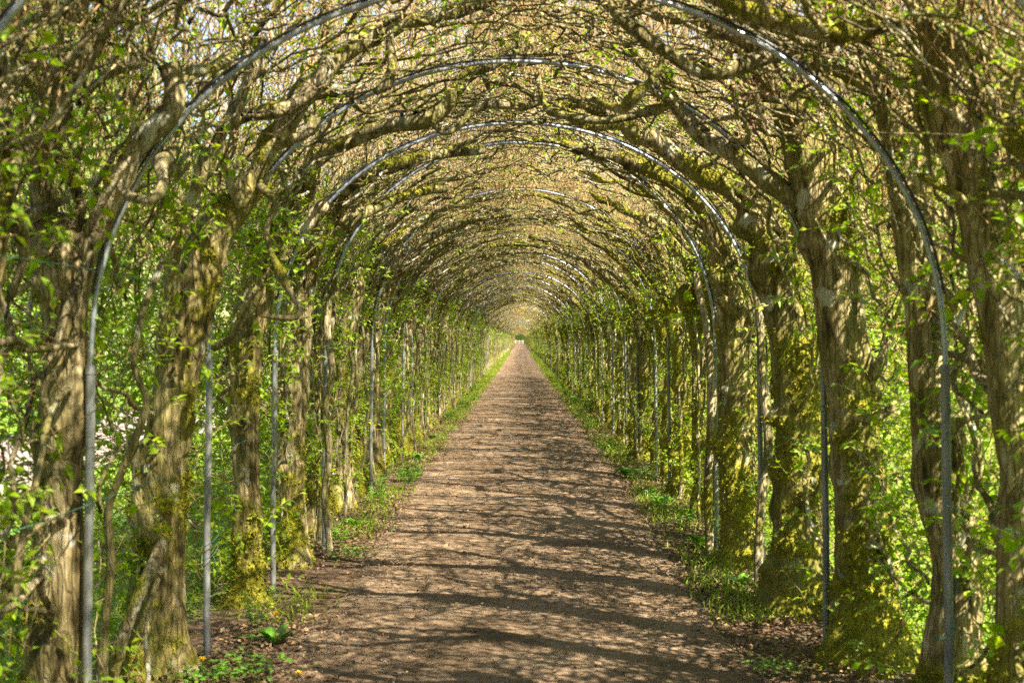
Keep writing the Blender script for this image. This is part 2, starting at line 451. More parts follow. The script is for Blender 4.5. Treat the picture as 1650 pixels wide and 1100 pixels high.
def m_ground():
    m, n, l, bs = new_mat('ground_cover')
    tc = n.new('ShaderNodeTexCoord').outputs['Object']
    xyz = n.new('ShaderNodeSeparateXYZ'); l.new(tc, xyz.inputs[0])
    ax = math_(n, l, 'ABSOLUTE', xyz.outputs[0])
    wob = math_(n, l, 'MULTIPLY', math_(n, l, 'SUBTRACT', noise(n, l, tc, 1.3, 4), 0.5), 0.9)
    a = math_(n, l, 'ADD', ax, wob)
    g1 = noise(n, l, tc, 0.35, 4); g2 = noise(n, l, tc, 9, 5, 0.7)
    grass = ramp(n, l, math_(n, l, 'ADD', math_(n, l, 'MULTIPLY', g1, 0.5), math_(n, l, 'MULTIPLY', g2, 0.5)), [(0.35, (0.07, 0.15, 0.015)), (0.5, (0.14, 0.26, 0.025)), (0.65, (0.24, 0.34, 0.05))])
    s2 = noise(n, l, tc, 18, 6, 0.7)
    soil = ramp(n, l, s2, [(0.35, (0.06, 0.04, 0.025)), (0.5, (0.15, 0.095, 0.06)), (0.65, (0.28, 0.18, 0.11))])
    mossy = ramp(n, l, noise(n, l, tc, 2.5, 4), [(0.5, (0, 0, 0)), (0.65, (1, 1, 1))])
    soil = mix(n, l, math_(n, l, 'MULTIPLY', mossy, 0.6), soil, (0.12, 0.14, 0.02))
    t = ramp(n, l, math_(n, l, 'DIVIDE', a, 4.0), [(0.44, (0, 0, 0)), (0.56, (1, 1, 1))])
    l.new(mix(n, l, t, soil, grass), bs.inputs['Base Color'])
    bs.inputs['Roughness'].default_value = 0.95; bs.inputs['Specular IOR Level'].default_value = 0.15
    bump(n, l, bs, math_(n, l, 'ADD', s2, g2), 0.8, 0.05)
    return m
M_GROUND = m_ground()
def m_gravel():
    m, n, l, bs = new_mat('pale_gravel')
    tc = n.new('ShaderNodeTexCoord').outputs['Object']
    f = math_(n, l, 'ADD', math_(n, l, 'MULTIPLY', noise(n, l, tc, 1.2, 4), 0.4), math_(n, l, 'MULTIPLY', noise(n, l, tc, 40, 4), 0.6))
    l.new(ramp(n, l, f, [(0.35, (0.20, 0.155, 0.13)), (0.65, (0.32, 0.255, 0.22))]), bs.inputs['Base Color']); bs.inputs['Roughness'].default_value = 0.9
    bump(n, l, bs, f, 0.6, 0.02)
    return m
M_GRAVEL = m_gravel()

# ------------------------------------------------------------------ object helpers
def link(name, me, parent=None, loc=(0, 0, 0), rz=0.0, **props):
    o = bpy.data.objects.new(name, me)
    COL.objects.link(o)
    o.location = loc; o.rotation_euler = (0, 0, rz)
    if parent is not None: o.parent = parent
    for k, v in props.items(): o[k] = v
    return o

def copy_thing(src, loc, rz=0.0, scale=(1, 1, 1), **props):
    c = src.copy(); COL.objects.link(c); c.location = loc; c.rotation_euler = (0, 0, rz); c.scale = scale
    for k, v in props.items(): c[k] = v
    for ch in src.children:
        d = ch.copy(); COL.objects.link(d); d.parent = c
        for g in ch.children:
            e = g.copy(); COL.objects.link(e); e.parent = d
    return c

# ------------------------------------------------------------------ ground, path, track
gx = np.concatenate([np.linspace(-600, -30, 10), np.linspace(-24, 24, 33), np.linspace(30, 600, 10)])
gy = np.concatenate([np.linspace(-60, -8, 6), np.linspace(-5, 60, 60), np.linspace(66, 460, 45), np.linspace(500, 1200, 8)])
GX, GY = np.meshgrid(gx, gy)
Z = 0.9 * sstep(9, 40, np.abs(GX)) * (0.6 + 0.6 * vnoise(np.stack([GX * 0.03, GY * 0.03, GX * 0], -1), 3)) - 0.012
idx = np.arange(GX.size).reshape(GX.shape)
Fq = np.stack([idx[:-1, :-1], idx[:-1, 1:], idx[1:, 1:], idx[1:, :-1]], -1).reshape(-1, 4)
g = Geo().add(np.stack([GX, GY, Z], -1), Fq)
link('ground', g.mesh('ground', M_GROUND), kind='structure', label='grass and leaf-strewn soil on both sides of the hornbeam tunnel')

END = 430.0
py_ = np.concatenate([np.arange(-6, 16, 0.08), np.arange(16, 40, 0.3), np.arange(40, END + 3, 1.0)])
nx_ = 45
tx = np.linspace(-1, 1, nx_)
def edge_half(y, s):
    return 1.16 + 0.10 * vnoise(np.stack([y * 0.55, y * 0 + s * 7.3, y * 0], -1), 41) + 0.05 * vnoise(np.stack([y * 2.3, y * 0 + s * 3.3, y * 0], -1), 43)
el = edge_half(py_, -1); er = edge_half(py_, 1)
X = np.where(tx[None] < 0, tx[None] * el[:, None], tx[None] * er[:, None])
Y = np.repeat(py_[:, None], nx_, 1)
Zp = 0.012 * (1 - tx[None] ** 4) + 0.004 + 0.010 * fbm(np.stack([X * 1.2, Y * 0.8, X * 0], -1), 51, 3) * (1 - tx[None] ** 8) + 0.004 * fbm(np.stack([X * 9, Y * 9, X * 0], -1), 57, 2) * (1 - tx[None] ** 8)
Zp = np.maximum(Zp, 0.002)
Zp[:, 0] = -0.008; Zp[:, -1] = -0.008
idx = np.arange(X.size).reshape(X.shape)
Fq = np.stack([idx[:-1, :-1], idx[:-1, 1:], idx[1:, 1:], idx[1:, :-1]], -1).reshape(-1, 4)
link('path', Geo().add(np.stack([X, Y, Zp], -1), Fq).mesh('path', M_PATH), kind='structure', label='brown trodden earth path running straight down the tunnel')

ty = np.linspace(-20, 440, 150)
tl = -8.6 + 0.2 * vnoise(np.stack([ty * 0.3, ty * 0, ty * 0], -1), 5); tr = -5.3 + 0.2 * vnoise(np.stack([ty * 0.3, ty * 0 + 9, ty * 0], -1), 5)
V = np.stack([np.stack([tl, ty, ty * 0 + 0.0], -1), np.stack([(tl + tr) / 2, ty, ty * 0 + 0.03], -1), np.stack([tr, ty, ty * 0 + 0.0], -1)], 1)
idx = np.arange(len(ty) * 3).reshape(-1, 3)
Fq = np.stack([idx[:-1, :-1], idx[:-1, 1:], idx[1:, 1:], idx[1:, :-1]], -1).reshape(-1, 4)
link('gravel_track', Geo().add(V, Fq).mesh('gravel_track', M_GRAVEL), kind='structure', label='pale pinkish gravel track glimpsed through the left row')

# ------------------------------------------------------------------ the steel hoops
def hoop_geo(half, spring, top, xc, lean=0.0):
    a = np.linspace(0, PI, 60)
    x = xc + half * np.cos(a); z = spring + (top - spring) * np.sin(a) ** 0.92
    P = np.stack([x, lean * np.sin(a), z], -1)
    lo = np.array([[xc + half, 0, spring - 0.25]]); hi = np.array([[xc - half, 0, spring - 0.25]])
    return np.vstack([lo, P, hi])

def add_tube(g, P, r, S=10):
    V, Fq = tubes(P[None], np.full((1, len(P)), r), S)
    return g.add(V, Fq)

def make_hoop(y, half, spring, top, xc, lean, label, group, fat=1.0):
    e = link('steel_hoop', None, None, (0, y, 0), label=label, category='hoop', group=group)
    tb = link('arch_tube', add_tube(Geo(), hoop_geo(half, spring, top, xc, lean), 0.0102 * fat, 12).mesh('arch_tube', M_STEEL), e)
    link('shade_line_rod', add_tube(Geo(), hoop_geo(half + 0.018, spring, top + 0.018, xc, lean)[4:-4], 0.0055 * fat, 8).mesh('shade_line_rod', M_SHADE_LINE), e)
    # added thin rod, coloured dark to draw the shaded line along the tube
    for s in (1, -1):
        x = xc + s * half
        r = 0.0175 * fat
        P = np.array([[x + s * 0.012, 0, -0.15], [x + s * 0.014, 0, 0.5], [x + s * 0.006, 0, 1.0], [x, 0, spring]])
        gg = add_tube(Geo(), catmull(P, 0.1), r, 12)
        # collar lip at the socket mouth
        ringz = np.array([[x, 0, spring - 0.03], [x, 0, spring + 0.004]])
        add_tube(gg, ringz, r * 1.12, 12)
        po = link('post', gg.mesh('post', M_POST), e)
        # cap disc closing the socket round the arch tube
        th = np.arange(12) * 2 * PI / 12
        Vc = np.vstack([[x, 0, spring + 0.006], np.stack([x + np.cos(th) * r * 1.1, np.sin(th) * r * 1.1, np.full(12, spring + 0.003)], -1)])
        Ft = [(0, 1 + i, 1 + (i + 1) % 12) for i in range(12)]
        link('socket_rim', Geo().add(Vc, None, Ft).mesh('socket_rim', M_POST), po)
    return e

HOOPS = [(5.16, 1.55, 1.50, 2.90, -0.01, 'nearest grey steel hoop, its crown cut off by the top of the picture'),
         (7.18, 1.55, 1.50, 3.00, -0.02, 'second steel hoop, crossed near its crown by a thick sweeping limb'),
         (9.05, 1.54, 1.52, 2.97, -0.02, 'third steel hoop, brightest crown, just above the fourth hoop'),
         (10.9, 1.49, 1.55, 3.10, 0.0, 'fourth steel hoop, close inside the third, its right leg on the mossy trunks'),
         (14.6, 1.52, 1.50, 3.13, 0.0, 'fifth steel hoop, a thin dark crown framing the far tunnel')]
LH = 'steel hoop arching over the path, one of many receding down the tunnel'
GH = 'receding steel hoops'
hoop_src = None
for (y, half, sp, top, xc, lab) in HOOPS:
    hoop_src = make_hoop(y, half, sp, top, xc, 0.02, lab, 'steel hoops over the path')
hs2 = None
y = 16.7
k = 0
while y < 205:
    if hs2 is None:
        hs2 = make_hoop(y, 1.585, 1.5, 3.12, 0, 0.0, LH, GH)
    else:
        copy_thing(hs2, (rng.uniform(-.03, .03), y, rng.uniform(-0.05, 0.03)), rng.uniform(-0.02, 0.02), (rng.uniform(0.97, 1.02), 1, rng.uniform(0.97, 1.02)), label=LH, group=GH)
    y += rng.uniform(1.9, 4.0)
copy_thing(hs2, (0, 3.45, -0.06), 0.0, (0.98, 1, 0.97), label='steel hoop so close that only its shoulders cut the two top corners', group='steel hoops over the path')
copy_thing(hs2, (0, 1.0, 0), label='steel hoop just outside the frame beside the camera', group='hoops beside the camera')

# ------------------------------------------------------------------ hornbeams
def walk2d(M, K, u0, v0, off0, head, step, kick, pull=0.0, offk=0.02, elbow=0.0):
    """random walks on the tunnel shell; head = angle from +u direction"""
    u = np.zeros((M, K)); v = np.zeros((M, K)); o = np.zeros((M, K))
    u[:, 0], v[:, 0], o[:, 0] = u0, v0, off0
    h = np.array(head, float) + np.zeros(M)
    h0 = h.copy()
    for k in range(1, K):
        h = h + rng.normal(0, kick, M) + pull * (h0 - h)
        if elbow:
            el_ = rng.random(M) < elbow
            h = h + el_ * rng.choice([-1, 1], M) * rng.uniform(0.7, 1.4, M)
        u[:, k] = u[:, k - 1] + np.cos(h) * step; v[:, k] = v[:, k - 1] + np.sin(h) * step
        o[:, k] = o[:, k - 1] * 0.96 + rng.normal(0, offk, M)
    return u, v, o

def straight_tw(P0, D, L, K, kick=0.12, up=0.0):
    M = len(P0)
    P = np.zeros((M, K, 3)); P[:, 0] = P0
    d = norm(D)
    for k in range(1, K):
        d = norm(d + rng.normal(0, kick, (M, 3)) + np.array([0, 0, up]))
        P[:, k] = P[:, k - 1] + d * (L / (K - 1))[:, None]
    return P

def sprays(g, P, nl, L0, droop=0.15, t0=0.25, m=0):
    """leaf sprays along twig paths P (M,K,3): flat, two-ranked"""
    M, K, _ = P.shape
    t = np.linspace(t0, 1.0, nl)[None] + rng.uniform(-0.04, 0.04, (M, nl))
    t = np.clip(t, 0, 0.999) * (K - 1)
    i = np.floor(t).astype(int); f = (t - i)[..., None]
    r = np.arange(M)[:, None]
    Pb = P[r, i] * (1 - f) + P[r, i + 1] * f
    D = norm(P[r, i + 1] - P[r, i])
    nrm = np.array([0, 0, 1.0]) + rng.normal(0, 0.35, (M, 1, 3)) + rng.normal(0, 0.2, (M, nl, 3))
    side = norm(np.cross(nrm, D))
    alt = np.where(np.arange(nl) % 2 == 0, 1, -1)[None, :, None]
    dirn = D * 0.7 + side * alt * 0.85 + rng.normal(0, 0.2, (M, nl, 3)) - np.array([0, 0, droop])
    L = rng.uniform(0.6, 1.15, (M, nl)) * L0 * (0.8 + 0.4 * (1 - t / (K - 1)))
    V, Ft = leaves(Pb.reshape(-1, 3), dirn.reshape(-1, 3), nrm.reshape(-1, 3), L.reshape(-1))
    g.add(V, None, Ft, m=m)

def moss_tufts(g, V, mm, nrm, count, seed=0, size=0.016):
    wts = np.maximum(mm - 0.45, 0)
    if wts.sum() <= 0 or count <= 0: return
    i = rng.choice(len(V), count, p=wts / wts.sum())
    n = nrm[i]
    P = V[i] + rng.normal(0, 0.008, (count, 3)) - n * 0.003
    d = norm(n * 0.9 + rng.normal(0, 0.55, (count, 3)) + np.array([0, 0, -0.15]))
    s = norm(np.cross(d, rng.normal(0, 1, (count, 3))))
    L = rng.uniform(0.5, 1.3, count)[:, None] * size
    W = L * 0.38
    Vt = np.stack([P - s * W, P + s * W, P + d * L], 1).reshape(-1, 3)
    g.add(Vt, None, np.arange(count * 3).reshape(-1, 3))

def foliage_cell(side, wood_pts, cfg):
    """branches, twigs and leaves of one tree's cell, v in local y.  wood_pts: (n,4) points x,y,z,r on trunk and limbs in shell-local coords (x world, y local)"""
    gb = Geo(); gt = Geo(); gl = Geo()
    hw = cfg.get('hw', 0.85)
    q = wood_pts
    # --- branches off limbs and trunk
    nb = cfg['branches']
    hi = q[:, 2] > 0.35
    qq = q[hi]
    i = rng.integers(0, len(qq), nb)
    s = qq[i]
    u0, v0, o0 = unshell(side, s[:, :3])
    K = 16
    head = rng.uniform(-PI, PI, nb)
    head = np.where(u0 < 1.6, rng.choice([-1, 1], nb) * rng.uniform(0.6, 1.7, nb), head)
    step = rng.uniform(0.05, 0.115, nb)
    u, v, o = walk2d(nb, K, u0, v0, o0, head, step, 0.27, 0.10, 0.028, 0.09)
    u = np.clip(u, 0.05, H0 + QL * 1.3)
    P = shell(side, u, v, np.clip(o, -0.05, 0.4))
    r0 = np.clip(s[:, 3] * rng.uniform(0.22, 0.5, nb), 0.0055, 0.017)
    R = r0[:, None] * np.linspace(1, 0.38, K)[None] * rng.uniform(0.85, 1.15, (nb, K))
    V, Fq = tubes(P, R, cfg.get('bs', 6))
    gb.add(V, Fq, a=np.clip(0.3 * fbm(V * 3, 71, 2) + cfg['moss'] * 0.4 - 0.1, 0, 0.8))
    bp = np.concatenate([P.reshape(-1, 3), qq[rng.integers(0, len(qq), 60)][:, :3]])
    # --- pale crooked boughs woven through the roof above the inner layer
    nr = cfg.get('roof_boughs', 0)
    if nr:
        K = 14
        u, v, o = walk2d(nr, K, rng.uniform(1.9, 3.9, nr), rng.uniform(-hw, hw, nr), rng.uniform(0.08, 0.5, nr), rng.uniform(-PI, PI, nr), rng.uniform(0.07, 0.12, nr), 0.32, 0.08, 0.035, 0.10)
        P = shell(side, np.clip(u, 0.3, H0 + QL * 1.35), v, np.clip(o, 0.0, 0.75))
        V, Fq = tubes(P, rng.uniform(0.005, 0.013, nr)[:, None] * np.linspace(1, 0.4, K)[None] * rng.uniform(0.85, 1.15, (nr, K)), 5)
        gb.add(V, Fq, a=np.clip(0.3 * fbm(V * 3, 73, 2) - 0.1, 0, 0.6))
    # --- crooked twigs on the outer side of the shell
    nt_ = cfg['twigs']
    src = bp[rng.integers(0, len(bp), nt_)]
    u0, v0, o0 = unshell(side, src)
    rnd = rng.random(nt_) < 0.6
    u0 = np.where(rnd, rng.uniform(0.25, H0 + QL * 1.08, nt_), u0); v0 = np.where(rnd, rng.uniform(-hw, hw, nt_), v0); o0 = np.where(rnd, rng.uniform(0.12, 0.55, nt_), o0 + 0.03)
    K = 7
    u, v, o = walk2d(nt_, K, u0, v0, o0, rng.uniform(-PI, PI, nt_), rng.uniform(0.035, 0.085, nt_), 0.35, 0.1, 0.035, 0.08)
    P1 = shell(side, np.clip(u, 0.03, H0 + QL * 1.3), v, np.clip(o + np.linspace(0, 0.1, K)[None], -0.02, 0.75))
    rr = rng.uniform(0.0016, 0.0042, nt_) * cfg.get('fat', 1)
    V, Fq = tubes(P1, rr[:, None] * np.linspace(1, 0.5, K)[None], 3)
    gt.add(V, Fq)
    # --- shoots: upright on the roof, outward and up on the outer wall
    ns = cfg['shoots']
    u0 = np.where(rng.random(ns) < 0.84, rng.uniform(1.75, H0 + QL * 1.05, ns), rng.uniform(0.2, 1.75, ns))
    v0 = rng.uniform(-hw, hw, ns); o0 = rng.uniform(0.12, 0.5, ns)
    P0 = shell(side, u0, v0, o0)
    n_, t_ = shell_frame(side, u0)
    roof = sstep(1.5, 2.4, u0)[:, None]
    D = n_ * (0.75 * (1 - roof) + 0.2 * roof) + np.array([0, 0, 1.0]) * (0.25 + 0.95 * roof) + rng.normal(0, 1, (ns, 3)) * 0.42
    L = rng.uniform(0.25, 0.8, ns) * (1 + 0.35 * roof[:, 0])
    K = 5
    P2 = straight_tw(P0, D, L, K, 0.24, 0.06)
    rr = 0.0015 + 0.0032 * rng.random(ns) ** 2 * cfg.get('fat', 1)
    V, Fq = tubes(P2, rr[:, None] * np.linspace(1, 0.45, K)[None], 3)
    gt.add(V, Fq)
    # --- leafy side shoots through the thickness of the wall
    nws = cfg.get('wall_sprays', 0)
    if nws:
        P0 = shell(side, rng.uniform(0.05, 2.5, nws), rng.uniform(-hw, hw, nws), rng.uniform(0.05, 0.6, nws))
        D = np.stack([side * rng.uniform(-0.3, 0.8, nws), rng.normal(0, 0.7, nws), rng.normal(0.1, 0.25, nws)], -1)
        P4 = straight_tw(P0, D, rng.uniform(0.2, 0.5, nws), 5, 0.16, 0.0)
        V, Fq = tubes(P4, np.full((nws, 5), 0.002) * cfg.get('fat', 1), 3)
        gt.add(V, Fq)
        sprays(gl, P4, 9, cfg.get('leaf', 0.045), t0=0.12)
    # --- leaves: on outer shoots and crooked twigs
    L0 = cfg.get('leaf', 0.045)
    nw = cfg['out_sprays']
    if nw:
        i = rng.integers(0, ns, nw); sprays(gl, P2[i], 5, L0 * 0.9, t0=0.3)
        pz = np.exp(-np.maximum(P1[:, 0, 2] - 0.9, 0) / 0.9) + 0.12
        i = rng.choice(nt_, nw, p=pz / pz.sum()); sprays(gl, P1[i], 6, L0, t0=0.2)
    # --- sprays on the inside face of the wall
    ni = cfg['in_sprays']
    if ni:
        ctr = rng.uniform(0, 1, (14, 2)) * [2.2, 2 * hw] + [0.2, -hw]
        c = ctr[rng.integers(0, 14, ni)] + rng.normal(0, 0.16, (ni, 2))
        P0 = shell(side, np.clip(c[:, 0], 0.12, 2.9), c[:, 1], rng.uniform(-0.12, 0.22, ni))
        D = np.stack([-side * rng.uniform(-0.35, 0.55, ni), rng.choice([-1, 1], ni) * rng.uniform(0.3, 1, ni), rng.normal(0.05, 0.28, ni)], -1)
        P3 = straight_tw(P0, D, rng.uniform(0.12, 0.36, ni), 5, 0.16, -0.02)
        V, Fq = tubes(P3, np.full((ni, 5), 0.0016) * cfg.get('fat', 1), 3)
        gt.add(V, Fq)
        sprays(gl, P3, 7, L0 * 1.05, t0=0.2)
    return gb, gt, gl

def auto_limbs(side, n, top, r, ystart=0.0, u_end=None, moss=0.2):
    """contorted limbs that leave the trunk top and follow the arch, local y"""
    out = []
    for k in range(n):
        u0 = rng.uniform(top - 0.45, top - 0.05)
        K = int(rng.integers(12, 24))
        sgn = rng.choice([-1, 1])
        u, v, o = walk2d(1, K, u0, ystart, 0.0, sgn * rng.uniform(0.1, 1.35), 0.115, 0.33, 0.08, 0.025, 0.14)
        P = shell(side, np.minimum(u[0], H0 + QL * 1.2), v[0], np.clip(o[0] + np.minimum(np.arange(K) * 0.02, 0.10), 0.0, 0.4))
        r0 = r * rng.uniform(0.24, 0.48)
        R = r0 * np.linspace(1, 0.35, K)
        out.append(np.concatenate([P, R[:, None]], 1))
    return out

def trunk_path_auto(side, top, r, lean):
    zs = np.linspace(-0.08, top, 8)
    x = side * (A0 + 0.02) + rng.normal(0, 0.02, 8).cumsum() * 0.7
    x = x - x[0] + side * (A0 + 0.02)
    x = x - side * lean * sstep(1.2, top + 0.4, zs)
    y = rng.normal(0, 0.025, 8).cumsum(); y = y - y[0]
    R = r * np.interp(zs, [0, 1.2, top], [1.12, 0.95, 0.82]) * rng.uniform(0.93, 1.08, 8)
    return np.stack([x, y, zs, R], -1)

def tree_parts(side, base, trunk, limbs, stems, cfg, seed):
    """all parts of one tree, geometry in coords local to base.  trunk/limbs given in world x,z and world y"""
    b = np.array([base[0], base[1], 0.0])
    parts = []
    tl_ = trunk.copy(); tl_[:, :3] -= b
    V, Fq, Ft, mm, dn = wood(tl_, cfg.get('sides', 26), cfg.get('step', 0.035), flare=0.42, burr=cfg['burr'], burr_amp=cfg.get('burr_amp', 0.03), flute=cfg.get('flute', 0.12), moss=cfg['moss'], seed=seed)
    bark = cfg.get('bark', M_BARK)
    parts.append(('trunk', Geo().add(V, Fq, Ft, mm).mesh('trunk', bark), None))
    gm = Geo()
    moss_tufts(gm, V[:len(dn)], mm[:len(dn)], dn, cfg.get('tufts', 0), seed, cfg.get('tuft', 0.017))
    pts = [catmull(trunk, 0.1)]
    for k, L in enumerate(limbs):
        ll = L.copy(); ll[:, :3] -= b
        thick = L[0, 3] > 0.03
        V, Fq, Ft, mm, dn = wood(ll, 14 if thick else 9, 0.04, burr=(4 if thick else 1), burr_amp=0.022, flute=0.10, fine=0.06, moss=cfg['moss'] * 0.8 - (0.05 if thick else 0.2), seed=seed + 7 * k + 3, knot=0.22)
        parts.append(('limb', Geo().add(V, Fq, Ft, mm).mesh('limb', M_LIMB), None))
        if thick: moss_tufts(gm, V[:len(dn)], mm[:len(dn)], dn, cfg.get('tufts', 0) // 8, seed, cfg.get('tuft', 0.017) * 0.8)
        pts.append(catmull(L, 0.06))
    for k, L in enumerate(stems):
        ll = L.copy(); ll[:, :3] -= b
        V, Fq, Ft, mm, dn = wood(ll, 9, 0.06, burr=2, burr_amp=0.008, flute=0.08, fine=0.05, moss=cfg['moss'] * 0.7 - 0.25, seed=seed + 11 * k + 5)
        parts.append(('stem', Geo().add(V, Fq, Ft, mm).mesh('stem', M_LIMB), None))
        pts.append(catmull(L, 0.15))
    wp = np.concatenate(pts)
    wp[:, 1] -= b[1]
    gb, gt, gl = foliage_cell(side, wp, cfg)
    for gg in (gb, gt, gl):                      # x is world: shift to local
        gg.V = [v - np.array([b[0], 0, 0]) for v in gg.V]
    parts.append(('branches', gb.mesh('branches', M_LIMB), 'stuff'))
    parts.append(('twigs', gt.mesh('twigs', M_TWIG), 'stuff'))
    if gl.n: parts.append(('foliage', gl.mesh('foliage', M_LEAF, False), 'stuff'))
    if gm.n: parts.append(('moss', gm.mesh('moss', M_MOSS, False), 'stuff'))
    return parts

def plant_tree(parts, loc, label, group=None, rz=0.0):
    e = link('hornbeam_tree', None, None, loc, rz, label=label, category='tree')
    if group: e['group'] = group
    for (nm, me, kind) in parts:
        o = link(nm, me, e)
        if kind: o['kind'] = kind
    return e

def px_path(rows, d=None):
    """rows (px,py,w) with common d, or (px,py,d,w): pixel trace -> world x,y,z,r"""
    out = []
    for r in rows:
        if d is not None: px, py, w_ = r; dd = d
        else: px, py, dd, w_ = r
        p = PX(px, py, dd)
        out.append([p[0], p[1], p[2], w_ * dd / F / 2 * 0.98])
    return np.array(out)

def to_ground(tr):
    """extend a traced trunk (listed from foot to top) to just under the ground"""
    if tr[0, 2] > -0.08:
        f = tr[0].copy(); k = min(1.0, (tr[0, 2] + 0.08) / 1.0)
        f[0] += (tr[0, 0] - tr[1, 0]) * 0.25 * k; f[2] = -0.08; f[3] *= 1.06
        tr = np.vstack([f, tr])
    return tr

GN = 'foreground hornbeams'
NEAR = []
# ---- left row
NEAR.append(dict(side=-1, d=4.35, label='blurred hornbeam at the left edge of the picture, only a knobbly strip showing', cfg=dict(burr=10, moss=-0.05, branches=18, twigs=160, wall_sprays=110, in_sprays=50),
    trunk=[(-52, 1180, 66), (-50, 900, 62), (-48, 700, 62), (-42, 520, 62), (-30, 420, 72), (-22, 330, 76), (-26, 240, 56)],
    limbs=[[(0, 330, 4.35, 30), (20, 260, 4.4, 26), (10, 200, 4.4, 22), (-15, 130, 4.4, 20)],
           [(-8, 300, 4.35, 26), (20, 350, 4.5, 20), (38, 410, 4.6, 16), (14, 480, 4.6, 13)],
           [(-20, 150, 4.4, 24), (0, 124, 4.5, 20), (40, 130, 4.7, 18), (66, 124, 4.9, 17), (72, 112, 5.0, 16), (46, 95, 5.0, 15), (0, 66, 4.9, 14)]], stems=[]))
NEAR.append(dict(side=-1, d=5.2, label='front left hornbeam with a pollard fist of crooked limbs and pale brown split bark', cfg=dict(burr=10, moss=-0.28, bark=M_BARK_PALE, branches=22, twigs=180, wall_sprays=130, in_sprays=60),
    trunk=[(80, 1200, 98), (82, 1098, 92), (92, 925, 82), (94, 740, 75), (98, 700, 78), (103, 590, 70), (102, 495, 76), (95, 441, 104), (88, 390, 104), (84, 352, 70)],
    limbs=[[(112, 420, 5.2, 38), (142, 393, 5.15, 34), (171, 338, 5.1, 31), (196, 280, 5.1, 31), (218, 244, 5.1, 30), (255, 204, 5.1, 30), (282, 172, 5.1, 28), (280, 138, 5.1, 26), (269, 106, 5.1, 25)],
           [(80, 380, 5.2, 34), (66, 300, 5.1, 29), (73, 218, 5.0, 27), (84, 164, 5.0, 26), (98, 127, 5.0, 26), (127, 98, 5.0, 27), (156, 55, 5.0, 25), (189, 22, 5.05, 22), (198, -30, 5.1, 20)],
           [(118, 375, 5.2, 19), (131, 327, 5.15, 16), (124, 309, 5.15, 15), (98, 265, 5.1, 15), (87, 236, 5.1, 15), (105, 200, 5.1, 15), (109, 156, 5.1, 13), (128, 90, 5.15, 11)],
           [(60, 400, 5.2, 18), (29, 362, 5.1, 15), (73, 335, 5.1, 14), (109, 320, 5.1, 13)],
           [(280, 150, 5.1, 20), (300, 116, 5.2, 18), (330, 112, 5.4, 15), (365, 100, 5.6, 13), (392, 62, 5.8, 11), (430, 20, 6.0, 9)],
           [(190, 290, 5.1, 17), (205, 315, 5.0, 16), (245, 322, 4.95, 17), (262, 295, 5.0, 17), (258, 262, 5.1, 16), (283, 238, 5.2, 13)],
           [(156, 60, 5.0, 14), (127, 31, 4.95, 13), (73, 22, 4.9, 12), (33, 18, 4.9, 12), (-20, 30, 4.8, 11)],
           [(182, 27, 5.0, 15), (215, 20, 5.1, 13), (240, -20, 5.2, 12)],
           [(125, 165, 5.1, 14), (165, 125, 5.3, 12), (200, 110, 5.4, 12), (238, 90, 5.6, 11), (242, 20, 5.7, 10)],
           [(80, 590, 5.2, 13), (62, 545, 5.1, 11), (38, 520, 5.0, 10), (10, 526, 4.9, 8)],
           [(110, 860, 5.2, 12), (88, 830, 5.05, 11), (45, 860, 4.95, 10), (0, 880, 4.85, 8)],
           [(70, 905, 5.1, 11), (30, 935, 4.9, 9), (-10, 960, 4.8, 8)]],
    stems=[[(160, 1120, 5.6, 16), (168, 1000, 5.6, 15), (178, 900, 5.6, 14), (172, 830, 5.6, 13), (195, 760, 5.6, 13), (224, 690, 5.6, 13), (236, 640, 5.6, 12), (214, 590, 5.6, 11), (230, 500, 5.7, 12), (262, 420, 5.9, 11)]]))
